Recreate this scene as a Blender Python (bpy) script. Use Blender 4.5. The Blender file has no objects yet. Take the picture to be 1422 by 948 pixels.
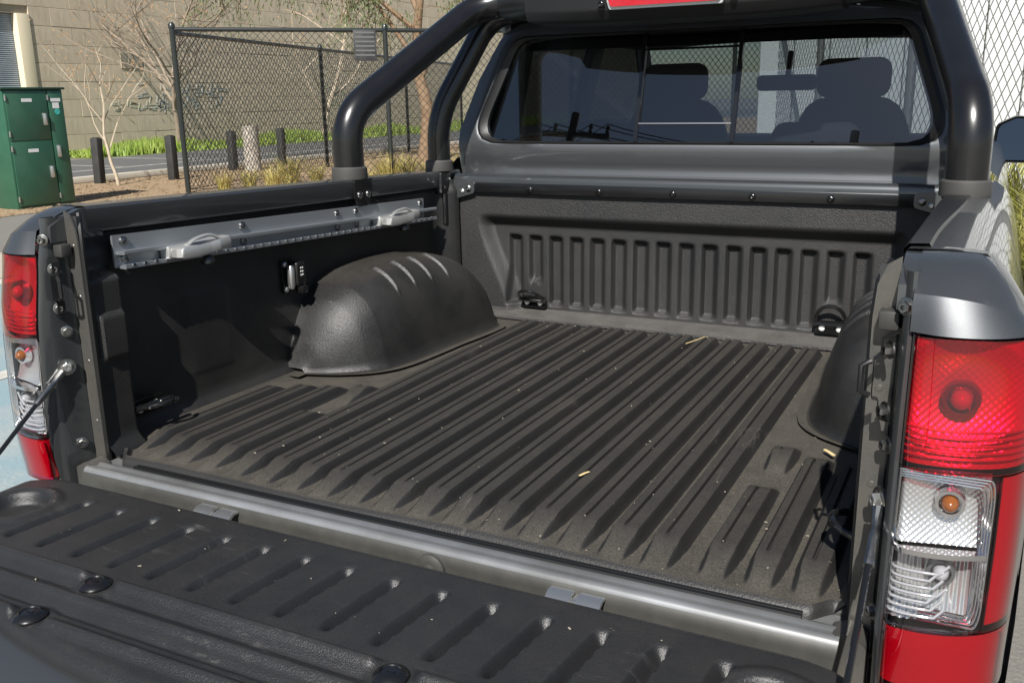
import bpy, bmesh, math, random
from mathutils import Vector, Matrix
R = math.radians
random.seed(7)
OZ = 0.8            # truck coordinates have the load floor at z = 0; the ground lies 0.8 m below it
S = bpy.context.scene
COL = S.collection

# ------------------------------------------------------------------ camera
cam = bpy.data.cameras.new('camera')
cam.sensor_width = 36; cam.lens = 33.03; cam.clip_start = 0.05; cam.clip_end = 2000
co = bpy.data.objects.new('camera', cam); COL.objects.link(co)
yaw, pitch, roll = R(27.287), R(14.5345), R(-1.0336)
fw = Vector((-math.sin(yaw)*math.cos(pitch), math.cos(yaw)*math.cos(pitch), -math.sin(pitch)))
rt = Vector((math.cos(yaw), math.sin(yaw), 0)); up = rt.cross(fw)
cr, sr = math.cos(roll), math.sin(roll)
rx, ux = cr*rt+sr*up, -sr*rt+cr*up
m = Matrix((rx, ux, -fw)).transposed().to_4x4()
m.translation = Vector((0.8406, -1.1776, 0.6918+OZ))
co.matrix_world = m
S.camera = co
S.render.resolution_x, S.render.resolution_y = 1024, 682

# ------------------------------------------------------------------ sky, sun, exposure
LIGHT = Vector((-0.25, 1.0, -0.95)).normalized()      # the way the sunlight travels
w = bpy.data.worlds.new('World'); S.world = w; w.use_nodes = True
nt = w.node_tree; nt.nodes.clear()
sky = nt.nodes.new('ShaderNodeTexSky'); sky.sky_type = 'NISHITA'; sky.sun_disc = False
sky.sun_elevation = math.asin(-LIGHT.z); sky.sun_rotation = math.atan2(-LIGHT.x, -LIGHT.y)
sky.air_density = 1.0; sky.dust_density = 0.6; sky.ozone_density = 1.2
bg = nt.nodes.new('ShaderNodeBackground'); bg.inputs[1].default_value = 0.055
wo = nt.nodes.new('ShaderNodeOutputWorld')
nt.links.new(sky.outputs[0], bg.inputs[0]); nt.links.new(bg.outputs[0], wo.inputs[0])
sl = bpy.data.lights.new('sun', 'SUN'); sl.energy = 5.0; sl.angle = R(0.53); sl.color = (1.0, 0.965, 0.91)
so = bpy.data.objects.new('sun', sl); COL.objects.link(so)
so.rotation_euler = LIGHT.to_track_quat('-Z', 'Y').to_euler(); so.location = (5, -20, 20)
S.view_settings.view_transform = 'Standard'; S.view_settings.look = 'None'
S.view_settings.gamma = 1.0; S.view_settings.exposure = 0.55
S.view_settings.use_curve_mapping = False

# ------------------------------------------------------------------ materials
MAT = {}
def mat(name, col, rough=0.5, metal=0.0, bump=None, var=None, coat=0.0, spec=0.5, dust=None, rnd=0.0, coatr=0.04, bump2=None, stretch=None, scuff=None):
    """procedural principled material; bump=(scale, strength, distance); var=(scale, colour2, contrast)
    dust=(colour, amount): dust that settles on faces that look up; rnd: colour change per object"""
    mt = bpy.data.materials.new(name); mt.use_nodes = True; MAT[name] = mt
    n = mt.node_tree.nodes; l = mt.node_tree.links
    p = n['Principled BSDF']
    p.inputs['Base Color'].default_value = (*col, 1); p.inputs['Roughness'].default_value = rough
    p.inputs['Metallic'].default_value = metal; p.inputs['Specular IOR Level'].default_value = spec
    p.inputs['Coat Weight'].default_value = coat; p.inputs['Coat Roughness'].default_value = coatr
    tc = n.new('ShaderNodeTexCoord'); src = tc.outputs['Object']
    if stretch:
        mp = n.new('ShaderNodeMapping'); mp.inputs['Scale'].default_value = stretch
        l.new(src, mp.inputs[0]); src = mp.outputs[0]
    out = None
    def mixc(a, b, fac, typ='MIX'):
        x = n.new('ShaderNodeMix'); x.data_type = 'RGBA'; x.blend_type = typ
        for s, v in ((6, a), (7, b)):
            if isinstance(v, tuple): x.inputs[s].default_value = (*v, 1)
            else: l.new(v, x.inputs[s])
        if isinstance(fac, float): x.inputs[0].default_value = fac
        else: l.new(fac, x.inputs[0])
        return x.outputs[2]
    def noise(scale, detail=6, rough=0.6):
        x = n.new('ShaderNodeTexNoise'); x.inputs['Scale'].default_value = scale
        x.inputs['Detail'].default_value = detail; x.inputs['Roughness'].default_value = rough
        l.new(src, x.inputs['Vector']); return x.outputs[0]
    def ramp(v, lo, hi):
        x = n.new('ShaderNodeMapRange'); x.inputs[1].default_value = lo; x.inputs[2].default_value = hi
        x.interpolation_type = 'SMOOTHSTEP'; l.new(v, x.inputs[0]); return x.outputs[0]
    base = tuple(col)
    if var:
        vs = var if isinstance(var, list) else [var]
        for (sc, c2, k) in vs:
            base = mixc(base, tuple(c2), ramp(noise(sc), 0.5-0.5*k, 0.5+0.5*k))
    if dust:
        g = n.new('ShaderNodeNewGeometry'); sx = n.new('ShaderNodeSeparateXYZ'); l.new(g.outputs['Normal'], sx.inputs[0])
        a = ramp(sx.outputs[2], 0.80, 1.0)
        nn = ramp(noise(14, 9, 0.75), -0.25, 0.95); n2 = ramp(noise(330, 3), 0.0, 0.85)
        m1 = n.new('ShaderNodeMath'); m1.operation = 'MULTIPLY'; l.new(a, m1.inputs[0]); l.new(nn, m1.inputs[1])
        m2 = n.new('ShaderNodeMath'); m2.operation = 'MULTIPLY'; l.new(m1.outputs[0], m2.inputs[0]); l.new(n2, m2.inputs[1])
        if len(dust) > 2:
            so_ = n.new('ShaderNodeSeparateXYZ'); l.new(tc.outputs['Object'], so_.inputs[0])
            zr = n.new('ShaderNodeMapRange'); l.new(so_.outputs[2], zr.inputs[0])
            for k_, v_ in ((1, dust[2][0]), (2, dust[2][1]), (3, 1.0), (4, dust[2][2])): zr.inputs[k_].default_value = v_
            m5 = n.new('ShaderNodeMath'); m5.operation = 'MULTIPLY'; l.new(m2.outputs[0], m5.inputs[0]); l.new(zr.outputs[0], m5.inputs[1]); m2 = m5
        m3 = n.new('ShaderNodeMath'); m3.operation = 'MULTIPLY'; l.new(m2.outputs[0], m3.inputs[0]); m3.inputs[1].default_value = dust[1]
        m3.use_clamp = True
        base = mixc(base, tuple(dust[0]), m3.outputs[0])
        rr = n.new('ShaderNodeMapRange'); l.new(m3.outputs[0], rr.inputs[0]); rr.inputs[3].default_value = rough; rr.inputs[4].default_value = 0.9
        l.new(rr.outputs[0], p.inputs['Roughness'])
    if scuff:
        mp2 = n.new('ShaderNodeMapping'); mp2.inputs['Scale'].default_value = scuff[0]; l.new(tc.outputs['Object'], mp2.inputs[0])
        sn = n.new('ShaderNodeTexNoise'); sn.inputs['Scale'].default_value = 1.6; sn.inputs['Detail'].default_value = 8; sn.inputs['Roughness'].default_value = 0.75
        l.new(mp2.outputs[0], sn.inputs['Vector'])
        pa = ramp(noise(3.2, 3), 0.50, 0.66); fi = ramp(sn.outputs[0], 0.54, 0.70)
        k1 = n.new('ShaderNodeMath'); k1.operation = 'MULTIPLY'; l.new(pa, k1.inputs[0]); l.new(fi, k1.inputs[1])
        k2 = n.new('ShaderNodeMath'); k2.operation = 'MULTIPLY'; l.new(k1.outputs[0], k2.inputs[0]); k2.inputs[1].default_value = scuff[2]
        base = mixc(base, tuple(scuff[1]), k2.outputs[0])
    if rnd:
        oi = n.new('ShaderNodeObjectInfo'); r2 = n.new('ShaderNodeMapRange'); l.new(oi.outputs['Random'], r2.inputs[0])
        r2.inputs[3].default_value = 1-rnd; r2.inputs[4].default_value = 1+rnd*0.6
        cx = n.new('ShaderNodeCombineColor')
        for i in range(3): l.new(r2.outputs[0], cx.inputs[i])
        base = mixc(base, cx.outputs[0], 1.0, 'MULTIPLY')
    if not isinstance(base, tuple): l.new(base, p.inputs['Base Color'])
    prev = None
    for bm_ in (bump, bump2):
        if bm_:
            b = n.new('ShaderNodeBump'); b.inputs['Strength'].default_value = bm_[1]; b.inputs['Distance'].default_value = bm_[2]
            l.new(noise(bm_[0], 3), b.inputs['Height'])
            if prev: l.new(prev, b.inputs['Normal'])
            prev = b.outputs[0]
    if prev: l.new(prev, p.inputs['Normal'])
    return mt

def glassy(name, tint, refl_rough=0.0, ior=1.5, boost=1.0, bump=None):
    """thin glazing: tinted see-through plus a Fresnel mirror"""
    mt = bpy.data.materials.new(name); mt.use_nodes = True; MAT[name] = mt
    n = mt.node_tree.nodes; l = mt.node_tree.links; n.clear()
    o = n.new('ShaderNodeOutputMaterial'); t = n.new('ShaderNodeBsdfTransparent'); t.inputs[0].default_value = (*tint, 1)
    g = n.new('ShaderNodeBsdfGlossy'); g.inputs['Roughness'].default_value = refl_rough
    f = n.new('ShaderNodeLayerWeight'); f.inputs[0].default_value = 0.5        # Schlick, the same from both sides
    pw = n.new('ShaderNodeMath'); pw.operation = 'POWER'; pw.inputs[1].default_value = 5.0; l.new(f.outputs['Facing'], pw.inputs[0])
    r0 = ((ior-1)/(ior+1))**2
    ma = n.new('ShaderNodeMath'); ma.operation = 'MULTIPLY_ADD'; ma.inputs[1].default_value = 1-r0; ma.inputs[2].default_value = r0; l.new(pw.outputs[0], ma.inputs[0])
    mm = n.new('ShaderNodeMath'); mm.operation = 'MULTIPLY'; mm.inputs[1].default_value = boost; mm.use_clamp = True
    l.new(ma.outputs[0], mm.inputs[0])
    x = n.new('ShaderNodeMixShader'); l.new(mm.outputs[0], x.inputs[0]); l.new(t.outputs[0], x.inputs[1]); l.new(g.outputs[0], x.inputs[2])
    if bump:
        tc = n.new('ShaderNodeTexCoord'); b = n.new('ShaderNodeBump'); nz = n.new('ShaderNodeTexNoise'); nz.inputs['Scale'].default_value = bump[0]
        b.inputs['Strength'].default_value = bump[1]; b.inputs['Distance'].default_value = bump[2]
        l.new(tc.outputs['Object'], nz.inputs['Vector']); l.new(nz.outputs[0], b.inputs['Height']); l.new(b.outputs[0], g.inputs['Normal'])
    l.new(x.outputs[0], o.inputs[0])
    return mt

PL = (0.0095, 0.0098, 0.0102)
mat('liner', PL, 0.37, bump=(330, 0.75, 0.0016), bump2=(800, 0.4, 0.0008), var=(6, (0.032, 0.031, 0.029), 0.6), dust=((0.085, 0.072, 0.055), 0.55))
mat('liner_floor', (0.0150, 0.0151, 0.0154), 0.47, bump=(300, 0.6, 0.0014), var=(5, (0.023, 0.022, 0.021), 0.6), dust=((0.098, 0.086, 0.067), 1.2, (-0.004, 0.012, 0.42)), scuff=((30, 3.5, 1), (0.085, 0.080, 0.070), 0.8))
mat('liner_head', (0.019, 0.0192, 0.020), 0.40, bump=(300, 0.95, 0.0022), bump2=(700, 0.5, 0.0010), var=(4, (0.031, 0.030, 0.029), 0.5), dust=((0.17, 0.16, 0.145), 1.0), scuff=((20, 1, 14), (0.065, 0.064, 0.06), 0.5))
mat('liner_gate', (0.0135, 0.0142, 0.0155), 0.33, bump=(420, 0.7, 0.0012), bump2=(900, 0.4, 0.0006), var=(7, (0.021, 0.021, 0.0215), 0.6), dust=((0.07, 0.065, 0.056), 0.3), scuff=((9, 34, 1), (0.10, 0.098, 0.092), 0.85))
mat('paint_dimmed', (0.055, 0.060, 0.063), 0.34, 0.6, coat=1.0, coatr=0.05, var=(700, (0.075, 0.08, 0.083), 0.8))  # same body paint, darkened in colour where pillars and cap reflect less light
mat('paint', (0.068, 0.073, 0.078), 0.46, 0.70, var=(1100, (0.108, 0.113, 0.118), 0.9), coat=0.8, coatr=0.03)
mat('paint_dusty', (0.055, 0.057, 0.056), 0.42, 0.55, var=[(330, (0.13, 0.13, 0.125), 0.8), (9, (0.15, 0.14, 0.12), 0.6)], coat=0.4, coatr=0.15)
mat('paint_sunlit', (0.38, 0.39, 0.40), 0.36, 0.55, var=[(900, (0.36, 0.37, 0.375), 0.8), (5, (0.20, 0.197, 0.19), 0.7)], coat=0.6, coatr=0.12)  # same body paint, its bright sun sheen along the sill put into the colour
mat('primer', (0.075, 0.078, 0.075), 0.5, 0.35, var=(40, (0.12, 0.115, 0.1), 0.5), coat=0.3, coatr=0.2)
mat('dull_paint', (0.050, 0.050, 0.046), 0.5, 0.25, var=(25, (0.075, 0.073, 0.064), 0.6), coat=0.15, coatr=0.3)
mat('black_satin', (0.006, 0.006, 0.0066), 0.27, 0.0, bump=(60, 0.03, 0.002), coat=0.35, coatr=0.18, var=(12, (0.009, 0.009, 0.0095), 0.6))
mat('black_plastic', (0.0095, 0.0095, 0.010), 0.42, bump=(500, 0.3, 0.0006))
mat('black_gloss', (0.008, 0.008, 0.008), 0.12, coat=0.5)
mat('rubber', (0.022, 0.022, 0.021), 0.62, var=(30, (0.04, 0.038, 0.034), 0.6))
mat('foot_rubber', (0.055, 0.053, 0.050), 0.55, bump=(300, 0.2, 0.0006))
mat('seal', (0.004, 0.004, 0.004), 0.45)
mat('aluminium', (0.40, 0.425, 0.45), 0.42, 0.75, bump=(160, 0.12, 0.0006), stretch=(1, 0.05, 1))
mat('cast_aluminium', (0.60, 0.60, 0.58), 0.42, 0.75, bump=(350, 0.25, 0.0006))
mat('steel', (0.36, 0.36, 0.355), 0.32, 1.0, var=(90, (0.22, 0.215, 0.20), 0.5))
mat('zinc', (0.62, 0.62, 0.60), 0.3, 0.9)
mat('white_plastic', (0.75, 0.75, 0.72), 0.35)
mat('chrome', (0.85, 0.85, 0.86), 0.10, 1.0)
mat('reflector', (0.66, 0.66, 0.67), 0.24, 0.5)
mat('reflector_white', (0.66, 0.66, 0.66), 0.20, 0.75)
mat('lamp_back', (0.25, 0.25, 0.26), 0.3, 0.8)
mat('amber', (0.26, 0.075, 0.010), 0.15, coat=1)
mat('bulb_glass', (0.38, 0.38, 0.40), 0.08, coat=1)
glassy('red_lens', (0.84, 0.035, 0.115), 0.02, 1.5, 2.0)
mat('red_reflex', (0.36, 0.003, 0.012), 0.22, coat=1.0, bump=(420, 0.5, 0.0012), var=(120, (0.48, 0.008, 0.020), 0.7))
glassy('clear_lens', (0.93, 0.93, 0.93), 0.01, 1.5, 1.6)
glassy('tinted_glass', (0.28, 0.31, 0.33), 0.0, 1.52, 3.1)
glassy('clear_glass', (0.86, 0.90, 0.88), 0.0, 1.5)
mat('mirror_glass', (0.09, 0.105, 0.13), 0.02, 1.0)
glassy('privacy_glass', (0.10, 0.11, 0.12), 0.0, 1.5, 0.35)
mat('cloth', (0.085, 0.085, 0.09), 0.85, bump=(300, 0.3, 0.001))
mat('headliner', (0.05, 0.05, 0.052), 0.9)
mat('tyre', (0.02, 0.02, 0.02), 0.8, bump=(80, 0.4, 0.004))
mat('straw', (0.62, 0.48, 0.24), 0.7)
mat('grit', (0.42, 0.38, 0.30), 0.8, var=(60, (0.25, 0.21, 0.15), 0.8))
mat('paper', (0.7, 0.68, 0.62), 0.8)
# the place
mat('asphalt', (0.135, 0.125, 0.112), 0.85, bump=(60, 0.6, 0.006), var=[(1.2, (0.175, 0.16, 0.14), 0.7), (90, (0.20, 0.19, 0.17), 0.5)])
mat('road', (0.075, 0.076, 0.078), 0.85, bump=(50, 0.5, 0.005), var=[(0.6, (0.105, 0.105, 0.10), 0.6), (60, (0.12, 0.12, 0.115), 0.5)])
mat('mulch', (0.36, 0.25, 0.145), 0.95, bump=(22, 0.9, 0.03), var=[(2.2, (0.46, 0.34, 0.20), 0.7), (30, (0.20, 0.135, 0.08), 0.5)])
mat('soil_grass', (0.13, 0.17, 0.03), 0.9, bump=(15, 0.8, 0.03), var=(3, (0.19, 0.20, 0.05), 0.6))
mat('bay_blue', (0.19, 0.34, 0.40), 0.8, bump=(40, 0.6, 0.004), var=[(1.2, (0.25, 0.38, 0.42), 0.8), (1.3, (0.46, 0.45, 0.41), 0.16), (70, (0.20, 0.25, 0.265), 0.5), (5, (0.25, 0.32, 0.34), 0.7)])
mat('line_white', (0.62, 0.60, 0.54), 0.75, bump=(40, 0.5, 0.003), var=[(5.0, (0.36, 0.34, 0.30), 0.5)])
mat('concrete', (0.46, 0.42, 0.35), 0.85, bump=(30, 0.4, 0.004), var=(1.5, (0.36, 0.33, 0.27), 0.6))
mat('wall_block', (0.58, 0.49, 0.355), 0.9, bump=(14, 0.3, 0.01), var=[(0.8, (0.45, 0.38, 0.275), 0.6), (6, (0.62, 0.535, 0.40), 0.5)], rnd=0.04, stretch=(1, 1, 0.22))
mat('wall_joint', (0.42, 0.36, 0.27), 0.95, var=(2, (0.30, 0.27, 0.21), 0.6))
mat('graffiti_blue', (0.33, 0.42, 0.46), 0.8, var=(3, (0.62, 0.54, 0.41), 0.5))
mat('graffiti_green', (0.36, 0.45, 0.33), 0.8, var=(3, (0.62, 0.54, 0.41), 0.5))
mat('roller', (0.42, 0.47, 0.52), 0.45, 0.2, var=(3, (0.36, 0.41, 0.46), 0.6))
mat('cream', (0.68, 0.60, 0.42), 0.7)
mat('white_clad', (0.56, 0.57, 0.56), 0.6, var=(0.7, (0.51, 0.52, 0.51), 0.6), rnd=0.03)
mat('cabinet_green', (0.018, 0.085, 0.048), 0.42, var=(4, (0.028, 0.105, 0.062), 0.6), coat=0.3, coatr=0.2)
mat('cabinet_dark', (0.012, 0.045, 0.028), 0.5)
mat('label_white', (0.72, 0.72, 0.70), 0.6)
mat('label_teal', (0.05, 0.42, 0.36), 0.6)
mat('bollard', (0.022, 0.023, 0.022), 0.75, bump=(30, 0.5, 0.006), var=(6, (0.04, 0.04, 0.037), 0.6))
mat('fence_black', (0.018, 0.022, 0.020), 0.4, coat=0.3)
mat('fence_wire', (0.026, 0.028, 0.027), 0.35, coat=0.4)
mat('fence_grey', (0.14, 0.142, 0.14), 0.5, 0.3)
mat('fence_galv', (0.20, 0.20, 0.19), 0.5, 0.6)
mat('sign_dark', (0.03, 0.03, 0.032), 0.6, var=(9, (0.06, 0.06, 0.06), 0.4))
mat('stub_stone', (0.46, 0.42, 0.36), 0.9, bump=(12, 0.6, 0.02), var=(5, (0.34, 0.30, 0.25), 0.5))
mat('bark_pale', (0.52, 0.44, 0.33), 0.85, bump=(20, 0.5, 0.01), var=(8, (0.36, 0.29, 0.21), 0.6))
mat('bark_grey', (0.25, 0.195, 0.145), 0.9, bump=(30, 0.5, 0.01), var=(8, (0.34, 0.275, 0.21), 0.6))
mat('bark_brown', (0.17, 0.105, 0.06), 0.9, bump=(14, 0.8, 0.03), var=(5, (0.26, 0.18, 0.11), 0.6))
mat('dry_leaf', (0.42, 0.21, 0.09), 0.8, var=(3, (0.50, 0.32, 0.15), 0.6))
mat('gum_leaf', (0.085, 0.125, 0.04), 0.55, var=(3, (0.13, 0.16, 0.06), 0.6))
mat('grass_blade', (0.17, 0.27, 0.035), 0.6, var=(1.5, (0.27, 0.33, 0.06), 0.6))
mat('tussock', (0.30, 0.27, 0.055), 0.6, var=(4, (0.52, 0.43, 0.17), 0.6))
mat('tussock_green', (0.24, 0.27, 0.05), 0.6, var=(4, (0.46, 0.41, 0.12), 0.6))
mat('pole_wood', (0.06, 0.05, 0.04), 0.9)

# ------------------------------------------------------------------ mesh helpers
class B:
    def __init__(s): s.v = []; s.f = []
    def add(s, vs, fs):
        k = len(s.v); s.v += [tuple(p) for p in vs]; s.f += [tuple(i+k for i in q) for q in fs]; return s
    def bm(s, b):
        b.verts.index_update(); s.add([v.co for v in b.verts], [[v.index for v in f.verts] for f in b.faces]); b.free(); return s
    def box(s, x0, x1, y0, y1, z0, z1, bev=0.0, seg=2, rot=None):
        b = bmesh.new(); bmesh.ops.create_cube(b, size=1)
        for v in b.verts: v.co = Vector(((x1-x0)*v.co.x, (y1-y0)*v.co.y, (z1-z0)*v.co.z))
        if bev: bmesh.ops.bevel(b, geom=b.edges[:], offset=bev, segments=seg, affect='EDGES', profile=0.5)
        c = Vector(((x0+x1)/2, (y0+y1)/2, (z0+z1)/2))
        for v in b.verts: v.co = (rot @ v.co if rot else v.co)+c
        return s.bm(b)
    def tube(s, pts, r, seg=12, cap=True, flat=1.0):
        pts = [Vector(p) for p in pts]; n = len(pts); rs = r if isinstance(r, (list, tuple)) else [r]*n
        t0 = (pts[1]-pts[0]).normalized(); a = Vector((0, 0, 1)) if abs(t0.z) < 0.9 else Vector((1, 0, 0))
        u = t0.cross(a).normalized(); vs = []; fs = []
        for i in range(n):
            t = (pts[min(i+1, n-1)]-pts[max(i-1, 0)]).normalized()
            u = (u-t*u.dot(t)).normalized(); wv = t.cross(u)
            for k in range(seg):
                q = 2*math.pi*k/seg; vs.append(pts[i]+(u*math.cos(q)+wv*math.sin(q)*flat)*rs[i])
        for i in range(n-1):
            for k in range(seg):
                fs.append((i*seg+k, i*seg+(k+1) % seg, (i+1)*seg+(k+1) % seg, (i+1)*seg+k))
        if cap: fs.append(tuple(range(seg))[::-1]); fs.append(tuple((n-1)*seg+k for k in range(seg)))
        return s.add(vs, fs)
    def lathe(s, prof, org, axis=(0, 0, 1), seg=16, cap=True):
        ax = Vector(axis).normalized(); a = Vector((0, 0, 1)) if abs(ax.z) < 0.9 else Vector((1, 0, 0))
        u = ax.cross(a).normalized(); wv = ax.cross(u); o = Vector(org); vs = []; fs = []
        for (r, h) in prof:
            for k in range(seg):
                q = 2*math.pi*k/seg; vs.append(o+ax*h+(u*math.cos(q)+wv*math.sin(q))*r)
        for i in range(len(prof)-1):
            for k in range(seg): fs.append((i*seg+k, i*seg+(k+1) % seg, (i+1)*seg+(k+1) % seg, (i+1)*seg+k))
        if cap:
            fs.append(tuple(range(seg))[::-1]); fs.append(tuple((len(prof)-1)*seg+k for k in range(seg)))
        return s.add(vs, fs)
    def surf(s, fn, us, vs_):
        nu, nv = len(us), len(vs_)
        vs = [fn(a, b) for a in us for b in vs_]
        fs = [(i*nv+j, (i+1)*nv+j, (i+1)*nv+j+1, i*nv+j+1) for i in range(nu-1) for j in range(nv-1)]
        return s.add(vs, fs)
    def loft(s, rings, closed=True, cap=False):
        n = len(rings[0]); vs = [p for r in rings for p in r]; fs = []
        for i in range(len(rings)-1):
            for k in range(n if closed else n-1):
                k2 = (k+1) % n; fs.append((i*n+k, i*n+k2, (i+1)*n+k2, (i+1)*n+k))
        if cap:
            fs.append(tuple(range(n))[::-1]); fs.append(tuple((len(rings)-1)*n+k for k in range(n)))
        return s.add(vs, fs)
    def prism(s, poly, fn, d0, d1):
        return s.loft([[fn(a, b, d0) for a, b in poly], [fn(a, b, d1) for a, b in poly]], True, True)
    def build(s, name, material, parent=None, local=False, smooth=35, mirror=False, label=None):
        vs = [Vector((-x, y, z)) if mirror else Vector((x, y, z)) for x, y, z in s.v]
        fs = [q[::-1] for q in s.f] if mirror else s.f
        if not local: vs = [v+Vector((0, 0, OZ)) for v in vs]
        lo = Vector(min(v[i] for v in vs) for i in range(3)); hi = Vector(max(v[i] for v in vs) for i in range(3))
        c = (lo+hi)/2
        me = bpy.data.meshes.new(name); me.from_pydata([v-c for v in vs], [], fs)
        if smooth:
            me.polygons.foreach_set('use_smooth', [True]*len(me.polygons)); me.set_sharp_from_angle(angle=R(smooth))
        me.materials.append(MAT[material]); me.update()
        o = bpy.data.objects.new(name, me); COL.objects.link(o)
        WL[o.name] = c
        if parent:
            o.parent = parent
            o.location = c if local else c-WL[parent.name]
        else: o.location = c
        if local and parent: WL[o.name] = c
        if label: o['label'] = label
        return o
WL = {}
def tag(o, label=None, cat=None, group=None, kind=None):
    if label: o['label'] = label
    if cat: o['category'] = cat
    if group: o['group'] = group
    if kind: o['kind'] = kind
    return o
def empty(name, loc, rz=0.0, label=None, cat=None, group=None):
    o = bpy.data.objects.new(name, None); COL.objects.link(o); o.location = loc; o.rotation_euler = (0, 0, rz)
    o.empty_display_size = 0.2; WL[o.name] = Vector(loc)
    return tag(o, label, cat, group)
def copy_tree(o, parent=None):
    c = o.copy(); COL.objects.link(c); c.parent = parent; WL[c.name] = Vector(c.location)
    for ch in list(o.children): copy_tree(ch, c)
    return c
def inst(src, loc, parent=None, rot=None, name=None):
    c = bpy.data.objects.new(name or src.name.split('.')[0], src.data); COL.objects.link(c)
    lv = Vector(loc)+Vector((0, 0, OZ)); WL[c.name] = lv
    if parent: c.parent = parent; c.location = lv-WL[parent.name]
    else: c.location = lv
    if rot is not None: c.rotation_euler = rot
    return c
def lin(a, b, n): return [a+(b-a)*i/(n-1) for i in range(n)]
def sst(a, b, x):
    t = min(1, max(0, (x-a)/(b-a))); return t*t*(3-2*t)
def roundpoly(pts, r, seg=6):
    out = []; n = len(pts); rs = r if isinstance(r, (list, tuple)) else [r]*n
    for i in range(n):
        p = Vector(pts[i]); a = (Vector(pts[i-1])-p); b = (Vector(pts[(i+1) % n])-p)
        an = a.angle(b); d = min(rs[i]/math.tan(an/2), a.length*0.49, b.length*0.49)
        p0 = p+a.normalized()*d; p2 = p+b.normalized()*d
        for k in range(seg+1):
            t = k/seg; q = p0*(1-t)**2+p*2*t*(1-t)+p2*t*t; out.append((q.x, q.y))
    return out
def bez(pts, n):
    """Catmull-Rom through the points"""
    P = [Vector(p) for p in pts]; P = [2*P[0]-P[1]]+P+[2*P[-1]-P[-2]]; out = []
    m_ = len(P)-3
    for i in range(n):
        t = i/(n-1)*m_; k = min(int(t), m_-1); t -= k; a, b, c, d = P[k:k+4]
        out.append(0.5*((2*b)+(c-a)*t+(2*a-5*b+4*c-d)*t*t+(3*b-a-3*c+d)*t**3))
    return out
def fillet(pts, r, seg=8):
    """polyline with rounded corners"""
    P = [Vector(p) for p in pts]; out = [P[0]]
    for i in range(1, len(P)-1):
        a = P[i-1]-P[i]; b = P[i+1]-P[i]; d = min(r, a.length*0.49, b.length*0.49)
        p0 = P[i]+a.normalized()*d; p2 = P[i]+b.normalized()*d
        for k in range(seg+1):
            t = k/seg; out.append(p0*(1-t)**2+P[i]*2*t*(1-t)+p2*t*t)
    return out+[P[-1]]
def clip(poly, ax, val, keep_less):
    out = []; n = len(poly)
    for i in range(n):
        a, b = poly[i], poly[(i+1) % n]; ia = (a[ax] < val) == keep_less; ib = (b[ax] < val) == keep_less
        if ia: out.append(a)
        if ia != ib:
            t = (val-a[ax])/(b[ax]-a[ax]); out.append(tuple(a[k]+(b[k]-a[k])*t for k in range(2)))
    return out
def poly_ray(poly, c, th):
    d = Vector((math.cos(th), math.sin(th))); best = 0
    for i in range(len(poly)):
        a = Vector(poly[i])-Vector(c); e = Vector(poly[(i+1) % len(poly)])-Vector(c)-a
        den = d.x*e.y-d.y*e.x
        if abs(den) < 1e-9: continue
        t = (a.x*e.y-a.y*e.x)/den; u = (a.x*d.y-a.y*d.x)/den
        if t > 0 and -1e-6 <= u <= 1+1e-6: best = max(best, t)
    return (c[0]+d.x*best, c[1]+d.y*best)

# ================================================================== THE SETTING
GZ = -OZ
def sheet(name, poly, z, material, label=None):
    b = B(); b.add([(x, y, z) for x, y in poly], [tuple(range(len(poly)))])
    return tag(b.build(name, material, smooth=0), label, kind='structure')
def rect(x0, x1, y0, y1): return [(x0, y0), (x1, y0), (x1, y1), (x0, y1)]
sheet('ground', rect(-300, 300, -300, 300), GZ, 'asphalt')
sheet('road', rect(-22.4, -15.35, -25, 90), GZ+0.004, 'road')
mulch = [(-15.2, -4), (-11.35, -4), (-11.2, 4), (-11.6, 8.9), (-5.0, 15.8), (-3.0, 22), (-3.0, 60), (-15.2, 60)]
b = B(); rng = random.Random(3)
b.add([(x, y, GZ+0.006) for x, y in mulch], [tuple(range(len(mulch)))])
tag(b.build('mulch_bed', 'mulch', smooth=0), kind='structure')
sheet('verge', rect(-26.2, -22.4, 17.8, 90), GZ+0.005, 'soil_grass')
sheet('parking_bay', [(-6.85, -3.0), (-1.35, -3.0), (-1.35, 6.4), (-6.85, 6.4)], GZ+0.004, 'bay_blue')
sheet('bay_line', rect(-7.0, -6.75, -3.2, 6.6), GZ+0.008, 'line_white')
sheet('bay_line', rect(-4.2, -4.05, -3.0, 6.4), GZ+0.008, 'line_white')
sheet('concrete_drain', rect(-8.45, -7.05, -12, 7.6), GZ+0.005, 'concrete')
for k, x in enumerate((-18.3, -16.6)):
    sheet('lane_line', rect(x, x+0.13, -10, 60), GZ+0.009, 'line_white')
for y in (12.6, 15.4, 18.2, 21.0):
    sheet('lane_line', rect(-22.3, -18.5, y, y+0.11), GZ+0.009, 'line_white')
b = B(); b.box(-15.35, -15.2, 11.0, 60, GZ, GZ+0.13, 0.02)
b.tube(fillet([(-15.27, 11.05, GZ+0.06), (-15.27, 10.2, GZ+0.06), (-14.3, 9.6, GZ+0.05)], 0.5), 0.075, 8)
tag(b.build('kerb', 'concrete'), kind='structure')

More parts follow.
